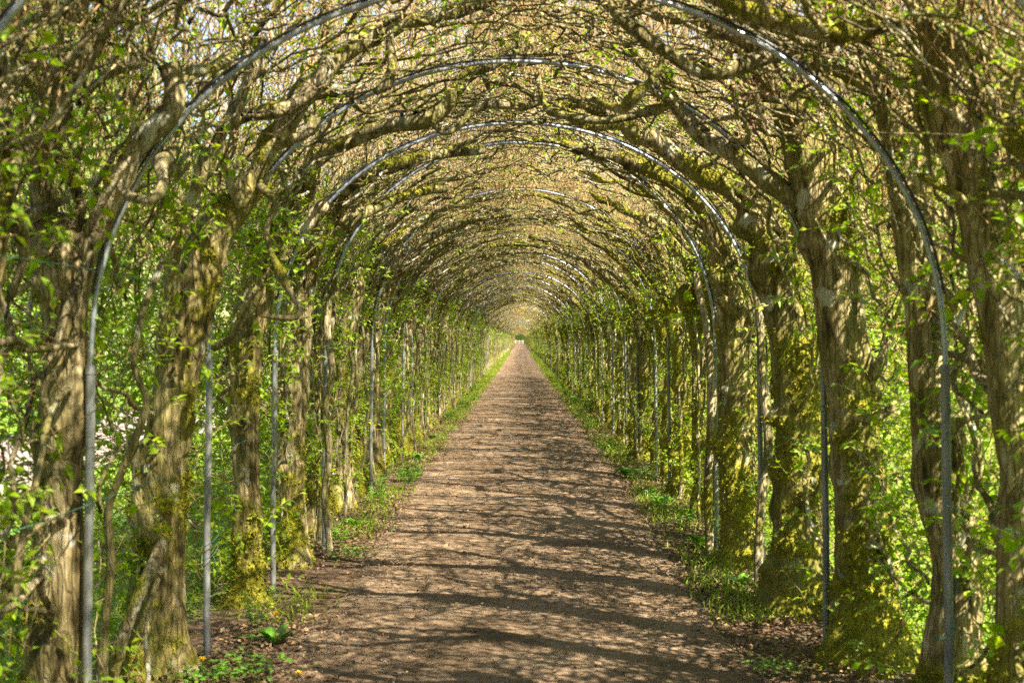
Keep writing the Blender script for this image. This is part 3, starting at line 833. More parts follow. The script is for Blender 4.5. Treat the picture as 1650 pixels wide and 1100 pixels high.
NEAR.append(dict(side=-1, d=6.75, label='second left hornbeam leaning right, dark mossy side and silvery edge', cfg=dict(burr=14, moss=0.15, in_sprays=170, branches=26),
    trunk=[(246, 1060, 96), (253, 925, 85), (259, 740, 82), (267, 714, 72), (290, 568, 72), (309, 495, 74), (322, 423, 68), (350, 368, 60), (385, 325, 50), (415, 285, 40)],
    limbs=[[(405, 300, 6.75, 34), (432, 240, 6.7, 31), (462, 200, 6.7, 28), (498, 145, 6.7, 29), (545, 95, 6.8, 28), (618, 47, 6.9, 26), (709, 25, 7.0, 22), (800, 0, 7.2, 18)],
           [(372, 200, 6.6, 20), (400, 186, 6.6, 19), (454, 178, 6.6, 20), (498, 153, 6.6, 20), (520, 116, 6.6, 18), (527, 80, 6.7, 17), (523, 30, 6.7, 15), (535, -30, 6.8, 13)],
           [(262, 570, 6.6, 32), (268, 520, 6.5, 28), (270, 470, 6.45, 25), (280, 420, 6.4, 22), (290, 360, 6.4, 24), (318, 300, 6.3, 18), (335, 240, 6.3, 15)],
           [(345, 560, 6.5, 14), (370, 545, 6.4, 12), (395, 505, 6.4, 11), (420, 470, 6.4, 10)],
           [(260, 870, 6.6, 24), (240, 845, 6.55, 20), (225, 815, 6.5, 14), (218, 770, 6.5, 12), (212, 700, 6.5, 10)],
           [(418, 300, 6.7, 14), (445, 330, 6.6, 11), (428, 372, 6.6, 11), (450, 440, 6.5, 10), (485, 500, 6.4, 10), (474, 512, 6.4, 10), (430, 510, 6.4, 9)],
           [(385, 330, 6.7, 24), (372, 280, 6.6, 20), (352, 232, 6.5, 17), (378, 180, 6.5, 14), (402, 120, 6.5, 12), (425, 60, 6.6, 10)],
           [(440, 235, 6.7, 18), (470, 225, 6.6, 15), (500, 210, 6.6, 14), (510, 190, 6.6, 12)],
           [(625, 50, 6.9, 16), (632, 100, 6.85, 14), (622, 135, 6.8, 12), (604, 150, 6.8, 9)]],
    stems=[[(178, 1100, 6.3, 22), (195, 1030, 6.3, 20), (222, 960, 6.3, 20), (250, 900, 6.4, 22), (262, 870, 6.45, 20)]]))
NEAR.append(dict(side=-1, d=8.6, label='third left hornbeam half hidden by fresh leaves, source of the long sweeping limb', cfg=dict(burr=18, moss=0.1, in_sprays=240),
    trunk=[(398, 985, 58), (399, 925, 42), (398, 800, 40), (392, 640, 50), (398, 540, 54), (418, 450, 50), (432, 390, 46)],
    limbs=[[(432, 395, 8.6, 30), (450, 340, 8.5, 28), (473, 305, 8.4, 25), (505, 265, 8.3, 23), (538, 240, 8.2, 22), (582, 218, 8.1, 22), (625, 204, 8.0, 22), (676, 196, 7.9, 23), (709, 182, 7.9, 23), (731, 153, 7.9, 23), (749, 127, 7.9, 23), (771, 113, 7.9, 22), (800, 100, 8.0, 20), (845, 75, 8.1, 15), (900, 40, 8.3, 12)],
           [(425, 430, 8.6, 24), (400, 380, 8.5, 20), (392, 330, 8.4, 17), (420, 280, 8.3, 14), (450, 240, 8.3, 13)],
           [(440, 400, 8.5, 18), (470, 350, 8.4, 15), (495, 320, 8.4, 15), (500, 290, 8.3, 14), (495, 240, 8.3, 12)],
           [(452, 370, 8.5, 16), (490, 372, 8.3, 15), (505, 345, 8.3, 16), (530, 330, 8.3, 12)],
           [(690, 192, 7.9, 11), (720, 215, 7.8, 10), (770, 175, 7.9, 10), (800, 168, 7.9, 12), (850, 172, 8.0, 11), (890, 155, 8.1, 9)]],
    stems=[]))
NEAR.append(dict(side=-1, d=10.1, label='fourth left hornbeam, wide sunlit ochre trunk behind the third hoop leg', cfg=dict(burr=22, moss=0.1, bark=M_BARK_PALE, in_sprays=200),
    trunk=[(464, 912, 62), (465, 800, 52), (465, 723, 50), (468, 600, 60), (472, 540, 58), (484, 462, 48), (500, 400, 46), (520, 340, 40)],
    limbs=[[(515, 360, 10.1, 30), (545, 310, 10.0, 26), (590, 280, 9.9, 24), (650, 262, 9.8, 20), (700, 250, 9.9, 16), (780, 240, 10.1, 12)],
           [(505, 400, 10.1, 24), (540, 370, 10.2, 20), (585, 345, 10.3, 18), (640, 320, 10.5, 15), (720, 300, 10.7, 12)],
           [(480, 480, 10.1, 20), (466, 440, 10.0, 16), (480, 400, 9.9, 14), (470, 350, 9.8, 12)]],
    stems=[[(530, 870, 10.7, 12), (522, 800, 10.7, 11), (530, 730, 10.7, 12), (524, 660, 10.7, 11), (535, 600, 10.7, 12), (527, 520, 10.7, 11), (542, 440, 10.7, 9)]]))
# ---- right row
NEAR.append(dict(side=1, d=4.35, label='hornbeam at the extreme right edge, only its looping mossy limbs in view', cfg=dict(burr=14, moss=0.2, branches=18, twigs=160, wall_sprays=110, in_sprays=50),
    trunk=[(1735, 1200, 80), (1730, 900, 76), (1728, 700, 76), (1720, 500, 74), (1705, 330, 70), (1690, 220, 60)],
    limbs=[[(1690, 250, 4.4, 34), (1662, 232, 4.5, 30), (1640, 200, 4.6, 26), (1618, 160, 4.8, 26), (1600, 110, 4.9, 24), (1575, 75, 5.0, 22), (1560, 30, 5.1, 20), (1530, -10, 5.2, 16)],
           [(1705, 300, 4.4, 30), (1665, 262, 4.5, 26), (1630, 225, 4.6, 22), (1625, 180, 4.7, 20), (1655, 140, 4.7, 18)],
           [(1690, 330, 4.5, 24), (1640, 262, 4.7, 17), (1600, 270, 4.9, 13), (1570, 262, 5.0, 10)]], stems=[]))
NEAR.append(dict(side=1, d=5.0, label='tall right-hand front hornbeam curving left at the top into a mossy crossing limb', cfg=dict(burr=10, moss=0.26, bark=M_BARK_PALE, branches=22, twigs=200, in_sprays=50),
    trunk=[(1652, 1200, 90), (1650, 1000, 84), (1650, 860, 86), (1652, 760, 80), (1632, 648, 76), (1618, 537, 75), (1592, 400, 80), (1578, 330, 80), (1555, 255, 76), (1527, 182, 80), (1513, 109, 84), (1505, 40, 86), (1512, -30, 70)],
    limbs=[[(1530, 0, 5.0, 40), (1490, 29, 4.95, 36), (1455, 36, 4.95, 32), (1418, 42, 4.95, 30), (1364, 58, 4.95, 30), (1309, 51, 5.0, 30), (1255, 33, 5.05, 30), (1200, 15, 5.1, 28), (1145, -6, 5.2, 24)],
           [(1580, 370, 5.0, 18), (1545, 320, 4.9, 15), (1510, 300, 4.9, 13), (1480, 282, 5.0, 11)],
           [(1630, 640, 5.0, 14), (1590, 610, 5.3, 12), (1560, 560, 5.5, 11), (1530, 530, 5.7, 10), (1500, 515, 5.8, 9)]],
    stems=[]))
NEAR.append(dict(side=1, d=5.95, label='second right hornbeam, straight pale trunk behind the nearest hoop leg', cfg=dict(burr=8, moss=0.06, bark=M_BARK_PALE, branches=26, twigs=200, in_sprays=50),
    trunk=[(1532, 1110, 90), (1540, 925, 72), (1520, 813, 79), (1505, 700, 73), (1497, 648, 63), (1491, 499, 67), (1472, 369, 68), (1458, 255, 65), (1443, 182, 64), (1436, 109, 54), (1425, 60, 46), (1420, 0, 40)],
    limbs=[[(1425, 190, 5.95, 26), (1406, 149, 5.9, 24), (1375, 127, 5.9, 23), (1345, 113, 5.9, 22), (1291, 98, 5.9, 21), (1255, 91, 5.9, 20), (1190, 62, 6.0, 18), (1140, 55, 6.1, 16)],
           [(1435, 90, 5.9, 24), (1380, 60, 5.8, 21), (1320, 69, 5.8, 21), (1273, 80, 5.8, 21), (1236, 93, 5.8, 21), (1200, 105, 5.8, 21), (1164, 120, 5.8, 20), (1135, 120, 5.8, 20), (1109, 109, 5.8, 20), (1084, 91, 5.8, 20), (1055, 73, 5.8, 19), (1025, 51, 5.8, 18), (1000, 30, 5.85, 16), (975, 2, 5.9, 14)],
           [(1450, 160, 5.9, 18), (1425, 100, 5.8, 16), (1408, 70, 5.8, 14), (1412, 20, 5.8, 12)],
           [(1070, 85, 5.8, 10), (1062, 110, 5.8, 10), (1040, 140, 5.8, 11), (1015, 165, 5.8, 11), (1003, 178, 5.85, 11), (975, 170, 5.9, 11), (955, 160, 5.95, 10)],
           [(1500, 560, 5.9, 14), (1530, 530, 6.0, 12), (1560, 500, 6.1, 11), (1580, 460, 6.2, 9)],
           [(1540, 970, 5.9, 14), (1580, 950, 6.1, 13), (1620, 930, 6.3, 11), (1670, 910, 6.5, 9)]],
    stems=[]))
NEAR.append(dict(side=1, d=7.05, label='third right hornbeam with a buttressed mossy foot and sunlit flank', cfg=dict(burr=20, moss=0.27, bark=M_BARK_PALE),
    trunk=[(1396, 1066, 118), (1393, 926, 92), (1387, 813, 82), (1376, 700, 80), (1370, 620, 84), (1357, 537, 84), (1343, 425, 82), (1325, 340, 88), (1305, 255, 84), (1280, 190, 72), (1255, 140, 58), (1228, 105, 46)],
    limbs=[[(1290, 330, 7.05, 36), (1236, 291, 7.1, 30), (1182, 251, 7.1, 27), (1127, 215, 7.2, 25), (1084, 164, 7.2, 22), (1062, 131, 7.3, 20), (1030, 90, 7.4, 16), (985, 50, 7.5, 13)],
           [(1235, 115, 7.05, 34), (1205, 80, 7.0, 28), (1160, 50, 7.0, 24), (1100, 30, 7.1, 20), (1020, 10, 7.2, 16), (950, -10, 7.3, 13)],
           [(1330, 380, 7.0, 30), (1350, 300, 7.1, 28), (1355, 240, 7.2, 26), (1340, 170, 7.3, 22), (1350, 100, 7.4, 16)],
           [(1370, 610, 7.0, 18), (1400, 605, 6.95, 14), (1425, 560, 6.9, 12), (1440, 520, 6.9, 11), (1420, 505, 6.9, 10)],
           [(1385, 690, 7.0, 18), (1375, 672, 6.8, 13), (1400, 675, 6.7, 12), (1440, 655, 6.7, 10)],
           [(1365, 240, 7.2, 14), (1320, 190, 7.0, 11), (1290, 180, 6.9, 10), (1230, 172, 6.8, 9), (1200, 185, 6.8, 8), (1120, 200, 6.9, 8)],
           [(1090, 166, 7.2, 13), (1010, 190, 7.2, 12), (960, 195, 7.2, 13), (900, 185, 7.3, 12), (880, 175, 7.4, 10), (865, 120, 7.5, 9)]],
    stems=[[(1432, 1090, 7.0, 15), (1440, 1040, 7.0, 14), (1445, 960, 7.0, 12), (1420, 880, 6.9, 9), (1395, 800, 6.9, 8)]]))
NEAR.append(dict(side=1, d=8.4, label='fourth right hornbeam, dark and lumpy with burrs and thick moss from foot to fork', cfg=dict(burr=46, burr_amp=0.075, moss=0.42, tufts=9000),
    trunk=[(1290, 985, 112), (1286, 900, 92), (1284, 813, 76), (1286, 700, 66), (1282, 640, 72), (1273, 537, 74), (1250, 450, 64), (1238, 387, 60), (1216, 330, 52), (1192, 292, 46)],
    limbs=[[(1205, 320, 8.4, 44), (1164, 291, 8.4, 42), (1127, 276, 8.4, 36), (1091, 255, 8.4, 32), (1055, 225, 8.4, 28), (1025, 218, 8.4, 28), (1000, 195, 8.5, 20), (960, 175, 8.6, 15), (925, 162, 8.8, 12)],
           [(1240, 400, 8.4, 26), (1225, 330, 8.5, 22), (1240, 270, 8.6, 20), (1215, 200, 8.7, 16), (1180, 150, 8.8, 13)],
           [(1030, 222, 8.4, 18), (1000, 200, 8.3, 16), (960, 205, 8.3, 15), (920, 190, 8.4, 13), (895, 170, 8.5, 11)]],
    stems=[[(1222, 880, 9.0, 14), (1228, 800, 9.0, 14), (1238, 720, 9.0, 15), (1228, 600, 9.0, 14), (1222, 500, 9.0, 13), (1205, 400, 9.0, 12)]]))
NEAR.append(dict(side=1, d=10.0, label='fifth right hornbeam, lichen-pale and mossy, between the third and fourth hoop legs', cfg=dict(burr=36, burr_amp=0.07, moss=0.38, tufts=6000),
    trunk=[(1196, 905, 64), (1192, 830, 56), (1186, 740, 54), (1190, 640, 50), (1182, 560, 50), (1178, 480, 48), (1165, 400, 46), (1140, 335, 40)],
    limbs=[[(1150, 350, 10.0, 34), (1110, 310, 10.0, 30), (1070, 285, 10.0, 25), (1020, 262, 10.0, 20), (960, 250, 10.1, 15), (905, 232, 10.2, 12)],
           [(1160, 390, 10.0, 24), (1150, 300, 10.1, 20), (1110, 240, 10.2, 17), (1060, 205, 10.3, 13)],
           [(1178, 480, 10.0, 18), (1165, 440, 9.8, 15), (1150, 450, 9.7, 13)]],
    stems=[[(1143, 870, 10.6, 15), (1140, 780, 10.6, 15), (1146, 660, 10.6, 14), (1140, 540, 10.6, 13), (1120, 440, 10.6, 12)]]))

NEAR_CFG = dict(roof_boughs=36, branches=40, twigs=330, shoots=1400, out_sprays=330, in_sprays=90, wall_sprays=190, tufts=4200, sides=34, step=0.024, flute=0.075, bs=6, leaf=0.058)
for i, t in enumerate(NEAR):
    tr = to_ground(px_path(t['trunk'], t['d']))
    base = (tr[0, 0], t['d'])
    limbs = [px_path(r) for r in t['limbs']]
    stems = [to_ground(px_path(r)) for r in t['stems']]
    cfg = dict(NEAR_CFG); cfg.update(t['cfg'])
    plant_tree(tree_parts(t['side'], base, tr, limbs, stems, cfg, 20 + i), (base[0], base[1], 0), t['label'], GN)

# ---- repeated trees: a few individuals copied down the rows
def generic(side, seed, moss):
    r = rng.uniform(0.075, 0.115)
    top = rng.uniform(1.95, 2.5)
    tr = trunk_path_auto(side, top, r, rng.uniform(0.1, 0.3))
    limbs = auto_limbs(side, int(rng.integers(5, 8)), top, r)
    # continue the trunk as the leading limb
    K = 18
    u, v, o = walk2d(1, K, top - 0.12, tr[-1, 1], 0.0, rng.uniform(-0.25, 0.25), 0.12, 0.2, 0.15, 0.02, 0.08)
    P = shell(side, u[0], v[0], np.clip(o[0] + 0.03, 0, 0.3))
    P[0] = tr[-1, :3] - np.array([0, 0, 0.05])
    limbs.insert(0, np.concatenate([P, (r * 0.66 * np.linspace(1, 0.28, K))[:, None]], 1))
    stems = []
    for k in range(int(rng.integers(1, 3))):
        yy = rng.choice([-1, 1]) * rng.uniform(0.3, 0.7); n = 9
        zs = np.linspace(-0.05, rng.uniform(1.7, 2.4), n)
        x = side * (A0 - rng.uniform(-0.05, 0.1)) + rng.normal(0, 0.025, n).cumsum(); y_ = yy + rng.normal(0, 0.03, n).cumsum()
        stems.append(np.stack([x, y_, zs, np.linspace(1, 0.6, n) * rng.uniform(0.014, 0.026)], -1))
    b = (side * A0, 0.0)
    cfg = dict(roof_boughs=24, branches=56, twigs=420, shoots=1400, out_sprays=300, in_sprays=(230 if side < 0 else 140), wall_sprays=140, tufts=2600 if side > 0 else 1500, sides=22, step=0.04, bs=5, leaf=0.054,
               burr=int(14 + 22 * max(0, moss)), burr_amp=0.05 + 0.03 * max(0, moss), moss=moss, bark=(M_BARK if side > 0 else M_BARK_PALE), hw=0.9)
    return tree_parts(side, b, tr, limbs, stems, cfg, seed)

def generic_far(side, seed, moss):
    """same plant, light: all in one mesh"""
    r = rng.uniform(0.08, 0.115); top = rng.uniform(1.95, 2.5)
    tr = trunk_path_auto(side, top, r, rng.uniform(0.1, 0.3))
    G = Geo()
    V, Fq, Ft, mm, dn = wood(tr, 10, 0.12, flare=0.4, burr=8, burr_amp=0.05, moss=moss, seed=seed); G.add(V, Fq, Ft, mm, 0)
    pts = [catmull(tr, 0.1)]
    for L in auto_limbs(side, 6, top, r):
        V, Fq, Ft, mm, dn = wood(L, 6, 0.1, moss=moss, seed=seed); G.add(V, Fq, Ft, mm, 0); pts.append(catmull(L, 0.1))
    for yy in (-0.55, 0.5, 0.8):
        z_ = np.linspace(-0.05, 2.2, 6)
        st = np.stack([side * (A0 - 0.02) + rng.normal(0, 0.03, 6), yy + rng.normal(0, 0.05, 6), z_, np.linspace(0.035, 0.022, 6)], -1)
        V, Fq, Ft, mm, dn = wood(st, 6, 0.15, moss=moss * 0.5, seed=seed + 31); G.add(V, Fq, Ft, mm, 0)
    gb, gt, gl = foliage_cell(side, np.concatenate(pts), dict(branches=26, twigs=190, shoots=720, out_sprays=100, in_sprays=(60 if side < 0 else 55), wall_sprays=36, moss=moss, bs=3, fat=2.0, leaf=0.07, hw=0.95))
    for gg, m in ((gb, 0), (gt, 1), (gl, 2)):
        V = np.concatenate(gg.V)
        G.add(V, np.concatenate(gg.Fq) if gg.Fq else None, np.concatenate(gg.Ft) if gg.Ft else None, np.concatenate(gg.A), m)
    G.V = [v - np.array([side * A0, 0, 0]) for v in G.V]
    return G

LAB = {(-1, 0): ('leafy pale-barked hornbeam in the middle stretch of the left row', 'left row, middle stretch'),
       (1, 0): ('moss-coated hornbeam in the middle stretch of the right row', 'right row, middle stretch'),
       (-1, 1): ('slim hornbeam well down the left row where trunks crowd together', 'left row, farther stretch'),
       (1, 1): ('slim mossy hornbeam well down the right row where trunks crowd together', 'right row, farther stretch'),
       (-1, 2): ('tiny distant hornbeam of the left row near the vanishing point', 'left row, far end'),
       (1, 2): ('tiny distant hornbeam of the right row near the vanishing point', 'right row, far end'),
       (-1, 3): ('hornbeam of the left row beside the camera, outside the frame', 'left row beside the camera'),
       (1, 3): ('hornbeam of the right row beside the camera, outside the frame', 'right row beside the camera')}
NV = 5
var = {}; vfar = {}
for side in (-1, 1):
    var[side] = [generic(side, 200 + side * 50 + k, (rng.uniform(0.4, 0.75) if side > 0 else rng.uniform(-0.1, 0.22))) for k in range(NV)]
    vfar[side] = [generic_far(side, 400 + side * 50 + k, (0.35 if side > 0 else 0.1)).mesh('hornbeam_tree', [M_BARK if side > 0 else M_BARK_PALE, M_TWIG, M_LEAF], False) for k in range(3)]
FAR0, IND_END = 58.0, 205.0
for side in (-1, 1):
    ys = [2.9, 1.4, -0.1, -1.6, -3.1] if side < 0 else [3.0, 1.7, 0.2, -1.3, -2.9]
    y = 11.6 if side < 0 else 11.35
    mid = []
    while y < IND_END:
        mid.append(y); y += rng.uniform(1.38, 1.62)
    last = -1
    for y in ys + mid:
        tier = 3 if y < 4 else 0 if y < 28 else 1 if y < FAR0 else 2
        lab, grp = LAB[(side, tier)]
        x = side * (A0 + rng.uniform(-0.05, 0.07))
        if y in mid[:6]:
            lab = '%s trunk from the front in the %s row, %s' % (('sixth', 'seventh', 'eighth', 'ninth', 'tenth', 'eleventh')[mid.index(y)], 'left' if side < 0 else 'right', 'pale and hung with fresh leaves' if side < 0 else 'lumpy with yellow-green moss')
        if tier < 2 or tier == 3:
            k = int(rng.integers(0, NV))
            if k == last: k = (k + 1) % NV
            last = k
            pp = var[side][k]
            if tier == 3:                       # unseen trees, limbs left out to break up their shadows on the path
                pp = [q for q in pp if q[0] not in ('limb', 'stem')] + [q for q in pp if q[0] == 'limb'][:2]
            e = plant_tree(pp, (x, y, 0), lab, grp, rng.uniform(-0.05, 0.05))
            e.scale = (rng.uniform(0.97, 1.03), rng.choice([-1, 1]) * rng.uniform(0.95, 1.1), rng.uniform(0.95, 1.05))
        else:
            o = link('hornbeam_tree', vfar[side][int(rng.integers(0, 3))], None, (x, y, 0), rng.uniform(-0.05, 0.05), label=lab, group=grp, category='tree')
            o.scale = (rng.uniform(0.97, 1.03), rng.choice([-1, 1]) * rng.uniform(0.95, 1.1), rng.uniform(0.95, 1.05))

# ---- the last stretch of both rows as one mass
G = Geo()
y = IND_END
while y < END:
    for side in (-1, 1):
        tr = trunk_path_auto(side, 2.3, 0.1, 0.2)
        V, Fq, Ft, mm, dn = wood(tr, 6, 0.4, moss=0.3, seed=int(y)); G.add(V + [0, y, 0], Fq, Ft, mm, 0)
        n = 440
        u, v, o = walk2d(n, 5, rng.uniform(0.3, H0 + QL, n), rng.uniform(-0.8, 0.8, n), rng.uniform(0, 0.5, n), rng.uniform(-PI, PI, n), 0.13, 0.4)
        V, Fq = tubes(shell(side, u, v, o), np.full((n, 5), 0.011), 3); G.add(V + [0, y, 0], Fq, None, None, 1)
        n = 45
        P0 = shell(side, rng.uniform(0.1, H0 + QL * 0.7, n), rng.uniform(-0.8, 0.8, n), rng.uniform(-0.1, 0.6, n)) + [0, y, 0]
        V, Ft = leaves(P0, rng.normal(0, 1, (n, 3)), rng.normal(0, 1, (n, 3)), rng.uniform(0.09, 0.15, n)); G.add(V, None, Ft, None, 2)
    y += 1.6
link('distant_hornbeams', G.mesh('distant_hornbeams', [M_BARK, M_TWIG, M_LEAF], False), kind='stuff', label='unresolved far end of both hornbeam rows around the vanishing point', category='trees')

# ------------------------------------------------------------------ fence and trees at the far end
e = link('wooden_fence', None, None, (0, END + 6, 0), label='pale wooden rail fence across the far end of the path', category='fence')
def boxg(g, x0, x1, y0, y1, z0, z1, b=0.01):
    V = np.array([[x, y, z] for x in (x0, x1) for y in (y0, y1) for z in (z0, z1)])
    Fq = [(0, 1, 3, 2), (4, 6, 7, 5), (0, 4, 5, 1), (2, 3, 7, 6), (0, 2, 6, 4), (1, 5, 7, 3)]
    return g.add(V, Fq)
for x in (-1.35, -0.25, 0.95):
    link('post', boxg(Geo(), x - 0.08, x + 0.08, -0.08, 0.08, -0.2, 1.05).mesh('post', M_OLDWOOD, False), e)
for z in (0.32, 0.84):
    link('rail', boxg(Geo(), -1.6, 1.1, -0.13, -0.082, z - 0.07, z + 0.07).mesh('rail', M_OLDWOOD, False), e)
e = link('garden_hut', None, None, (-0.1, END + 16, 0), label='small dark hut with a shadowy doorway beyond the end fence', category='hut')
wl = Geo()
boxg(wl, -2.4, -0.5, 0, 2.2, 0, 2.5); boxg(wl, 0.5, 2.4, 0, 2.2, 0, 2.5); boxg(wl, -0.499, 0.499, 0.003, 2.197, 2.15, 2.497); boxg(wl, -0.498, 0.498, 2.0, 2.19, 0, 2.148)
link('wall', wl.mesh('wall', m_plain('brown_boards', (0.20, 0.155, 0.10), 0.8), False), e)
rf = Geo().add([(-2.7, -0.4, 2.45), (2.7, -0.4, 2.45), (2.7, 2.6, 2.45), (-2.7, 2.6, 2.45), (-2.7, 1.1, 3.6), (2.7, 1.1, 3.6)], [(0, 1, 5, 4), (2, 3, 4, 5), (3, 2, 1, 0)], [(1, 2, 5), (3, 0, 4)])
link('roof', rf.mesh('roof', M_DARKWOOD, False), e)

# ------------------------------------------------------------------ background trees beyond the meadow
def crown_tree(h, rad, seed, n=5200, ls=0.16, matl=M_CROWN):
    rs = np.random.default_rng(seed)
    tr = np.array([[0, 0, -0.2, 0.22], [0.05, 0.02, h * 0.3, 0.18], [0, 0.1, h * 0.6, 0.11], [0.1, 0, h * 0.88, 0.03]])
    g = Geo(); V, Fq, Ft, mm, dn = wood(tr, 10, 0.3, flare=0.4, seed=seed); g.add(V, Fq, Ft, mm)
    cl = []
    for k in range(34):
        a = rs.uniform(0, 2 * PI); z = rs.uniform(0.12, 1.0); rr = rad * math.sqrt(max(0.05, 1 - ((z - 0.45) / 0.62) ** 2)) * rs.uniform(0.4, 1.0)
        c = np.array([math.cos(a) * rr, math.sin(a) * rr, z * h]); cl.append(c)
        L = np.array([[0, 0, max(0.3, c[2] * 0.75), 0.06], [c[0] * 0.5, c[1] * 0.5, c[2] * 0.85 + 0.2, 0.035], [*c, 0.012]])
        V, Fq, Ft, mm, dn = wood(L, 5, 0.4, seed=seed + k); g.add(V, Fq, Ft, mm)
    cl = np.array(cl)
    i = rs.integers(0, len(cl), n)
    P = cl[i] + rs.normal(0, 1, (n, 3)) * np.array([0.26, 0.26, 0.17]) * rad
    P[:, 2] = np.maximum(P[:, 2], 0.15)
    V, Ft = leaves(P, rs.normal(0, 1, (n, 3)), rs.normal(0, 0.6, (n, 3)) + [0, 0, 1], rs.uniform(0.7, 1.3, n) * ls, 0.7)
    return g.mesh('trunk', M_BARK), Geo().add(V, None, Ft).mesh('crown', matl, False)
CT = [crown_tree(7.5, 3.2, 1, n=9000), crown_tree(9.5, 3.8, 2, n=9500), crown_tree(6.0, 3.4, 3, matl=M_BLOSSOM), crown_tree(3.2, 2.2, 4, n=3600, ls=0.12), crown_tree(3.0, 2.4, 5, n=3600, ls=0.12, matl=M_BLOSSOM)]
BL = {-1: ('spring-green tree blurred behind the left row, beyond the gravel track', 'trees beyond the gravel track'),
      1: ('sunlit spring-green tree blurred behind the right row, across the meadow', 'trees across the right meadow')}
for side in (-1, 1):
    y = 3.0
    while y < 95:
        k = int(rng.choice([0, 1, 2, 3, 4, 4, 2]))
        x = side * rng.uniform(12.5, 20)
        e = link('broadleaf_tree', None, None, (x, y + rng.uniform(-1, 1), 0.0), rng.uniform(0, 6), label=BL[side][0], group=BL[side][1], category='tree')
        s = rng.uniform(0.85, 1.25); e.scale = (s, s, s * rng.uniform(0.9, 1.1))
        link('trunk', CT[k][0], e); c = link('crown', CT[k][1], e); c['kind'] = 'stuff'
        y += rng.uniform(3.0, 5.0)
for side in (-1, 1):
    y = 16.0
    while y < 110:
        e = link('broadleaf_tree', None, None, (side * rng.uniform(21, 27), y, 0.3), rng.uniform(0, 6), label='tall spring-green tree rising behind the lower ones, %s of the tunnel' % ('left' if side < 0 else 'right'), group='tall trees %s of the tunnel' % ('left' if side < 0 else 'right'), category='tree')
        s = rng.uniform(1.5, 2.0); e.scale = (s, s, s * rng.uniform(0.95, 1.15))
        k = int(rng.integers(0, 2)); link('trunk', CT[k][0], e); c = link('crown', CT[k][1], e); c['kind'] = 'stuff'
        y += rng.uniform(4.5, 7)
for (x, y) in ((-8, END+11), (-4.2, END+15), (3.6, END+13), (7.5, END+10), (0.3, END+26), (-2.4, END+24), (2.6, END+27)):
    e = link('broadleaf_tree', None, None, (x, y, 0), rng.uniform(0, 6), label='dark tree standing behind the hut at the far end of the path', group='trees behind the end hut', category='tree')
    link('trunk', CT[1][0], e); c = link('crown', CT[1][1], e); c['kind'] = 'stuff'

# ------------------------------------------------------------------ wires
def wire(name, side, z, y0, y1, label):
    ys = np.arange(y0, y1, 0.4)
    P = np.stack([side * (A0 - 0.13) + 0.025 * vnoise(np.stack([ys, ys * 0, ys * 0 + z], -1), 3), ys, z - 0.015 + 0.03 * vnoise(np.stack([ys * 0.6, ys * 0 + 4, ys * 0 + z], -1), 8)], -1)
    link(name, add_tube(Geo(), P, 0.0019, 5).mesh(name, M_WIRE), label=label, category='wire', group='training wires')
wire('training_wire', -1, 1.02, 2, 40, 'thin green wire strung low along the left row of trunks')
wire('training_wire', -1, 1.84, 2, 40, 'thin green wire strung high along the left row of trunks')
wire('training_wire', 1, 1.02, 2, 40, 'thin green wire strung low along the right row of trunks')
wire('training_wire', 1, 1.80, 2, 40, 'thin green wire strung high along the right row of trunks')
def tie(px, py, d, label, n=9, s=0.05):
    c = PX(px, py, d)
    t = np.linspace(0, 1, 40)
    P = c + np.stack([0.035 * np.cos(t * 2 * PI * 2.5) + 0.03 * (t - .5), 0.035 * np.sin(t * 2 * PI * 2.5) - 0.01, (t - 0.5) * s * 6 + 0.02 * np.sin(t * 17)], -1)
    link('tie_wire', add_tube(Geo(), P, 0.0022, 5).mesh('tie_wire', M_WIRE), label=label, category='wire', group='loose tie wires')
tie(1522, 985, 5.16, 'loose teal tie wire twisted round the foot of the nearest right hoop leg')
tie(1510, 690, 5.16, 'teal tie wire wrapped high on the nearest right hoop leg', s=0.03)
tie(1215, 760, 9.05, 'loose teal tie wire hanging on the third hoop right leg', s=0.07)
tie(340, 880, 7.18, 'teal tie wire looped low on the second hoop left leg', s=0.03)

# ------------------------------------------------------------------ litter, pebbles, grass, herbs
def curled_leaves(P, size, lift=0.004):
    n = len(P)
    D = rng.normal(0, 1, (n, 3)); D[:, 2] *= 0.25
    Nn = np.array([0, 0, 1.0]) + rng.normal(0, 0.4, (n, 3))
    V, Ft = leaves(P + [0, 0, lift], D, Nn, size, 0.62)
    return V, Ft
n = 46000
yy = 3.5 + 34 * rng.random(n) ** 1.7
sd = rng.choice([-1, 1], n)
ax = np.abs(rng.normal(1.42, 0.24, n))
P = np.stack([sd * ax, yy, np.zeros(n)], -1)
den = fbm(np.stack([P[:, 0] * 0.9, P[:, 1] * 0.45, P[:, 0] * 0], -1), 91, 2)
keep = (den + rng.normal(0, 0.3, n) > -0.15) & (ax > 0.75)
P = P[keep]
P[:, 2] = 0.004 + 0.03 * rng.random(len(P)) * sstep(1.0, 1.3, np.abs(P[:, 0]))
g = Geo(); V, Ft = curled_leaves(P, rng.uniform(0.016, 0.046, len(P))); g.add(V, None, Ft)
n = 9500
yy = 4.0 + 30 * rng.random(n) ** 1.5
P = np.stack([rng.uniform(-1.15, 1.15, n), yy, np.full(n, 0.019)], -1)
V, Ft = curled_leaves(P, rng.uniform(0.008, 0.034, n)); g.add(V, None, Ft)
link('fallen_leaves', g.mesh('fallen_leaves', M_DRY, False), kind='stuff', label='brown dead leaves drifted along both edges of the path', category='leaves')

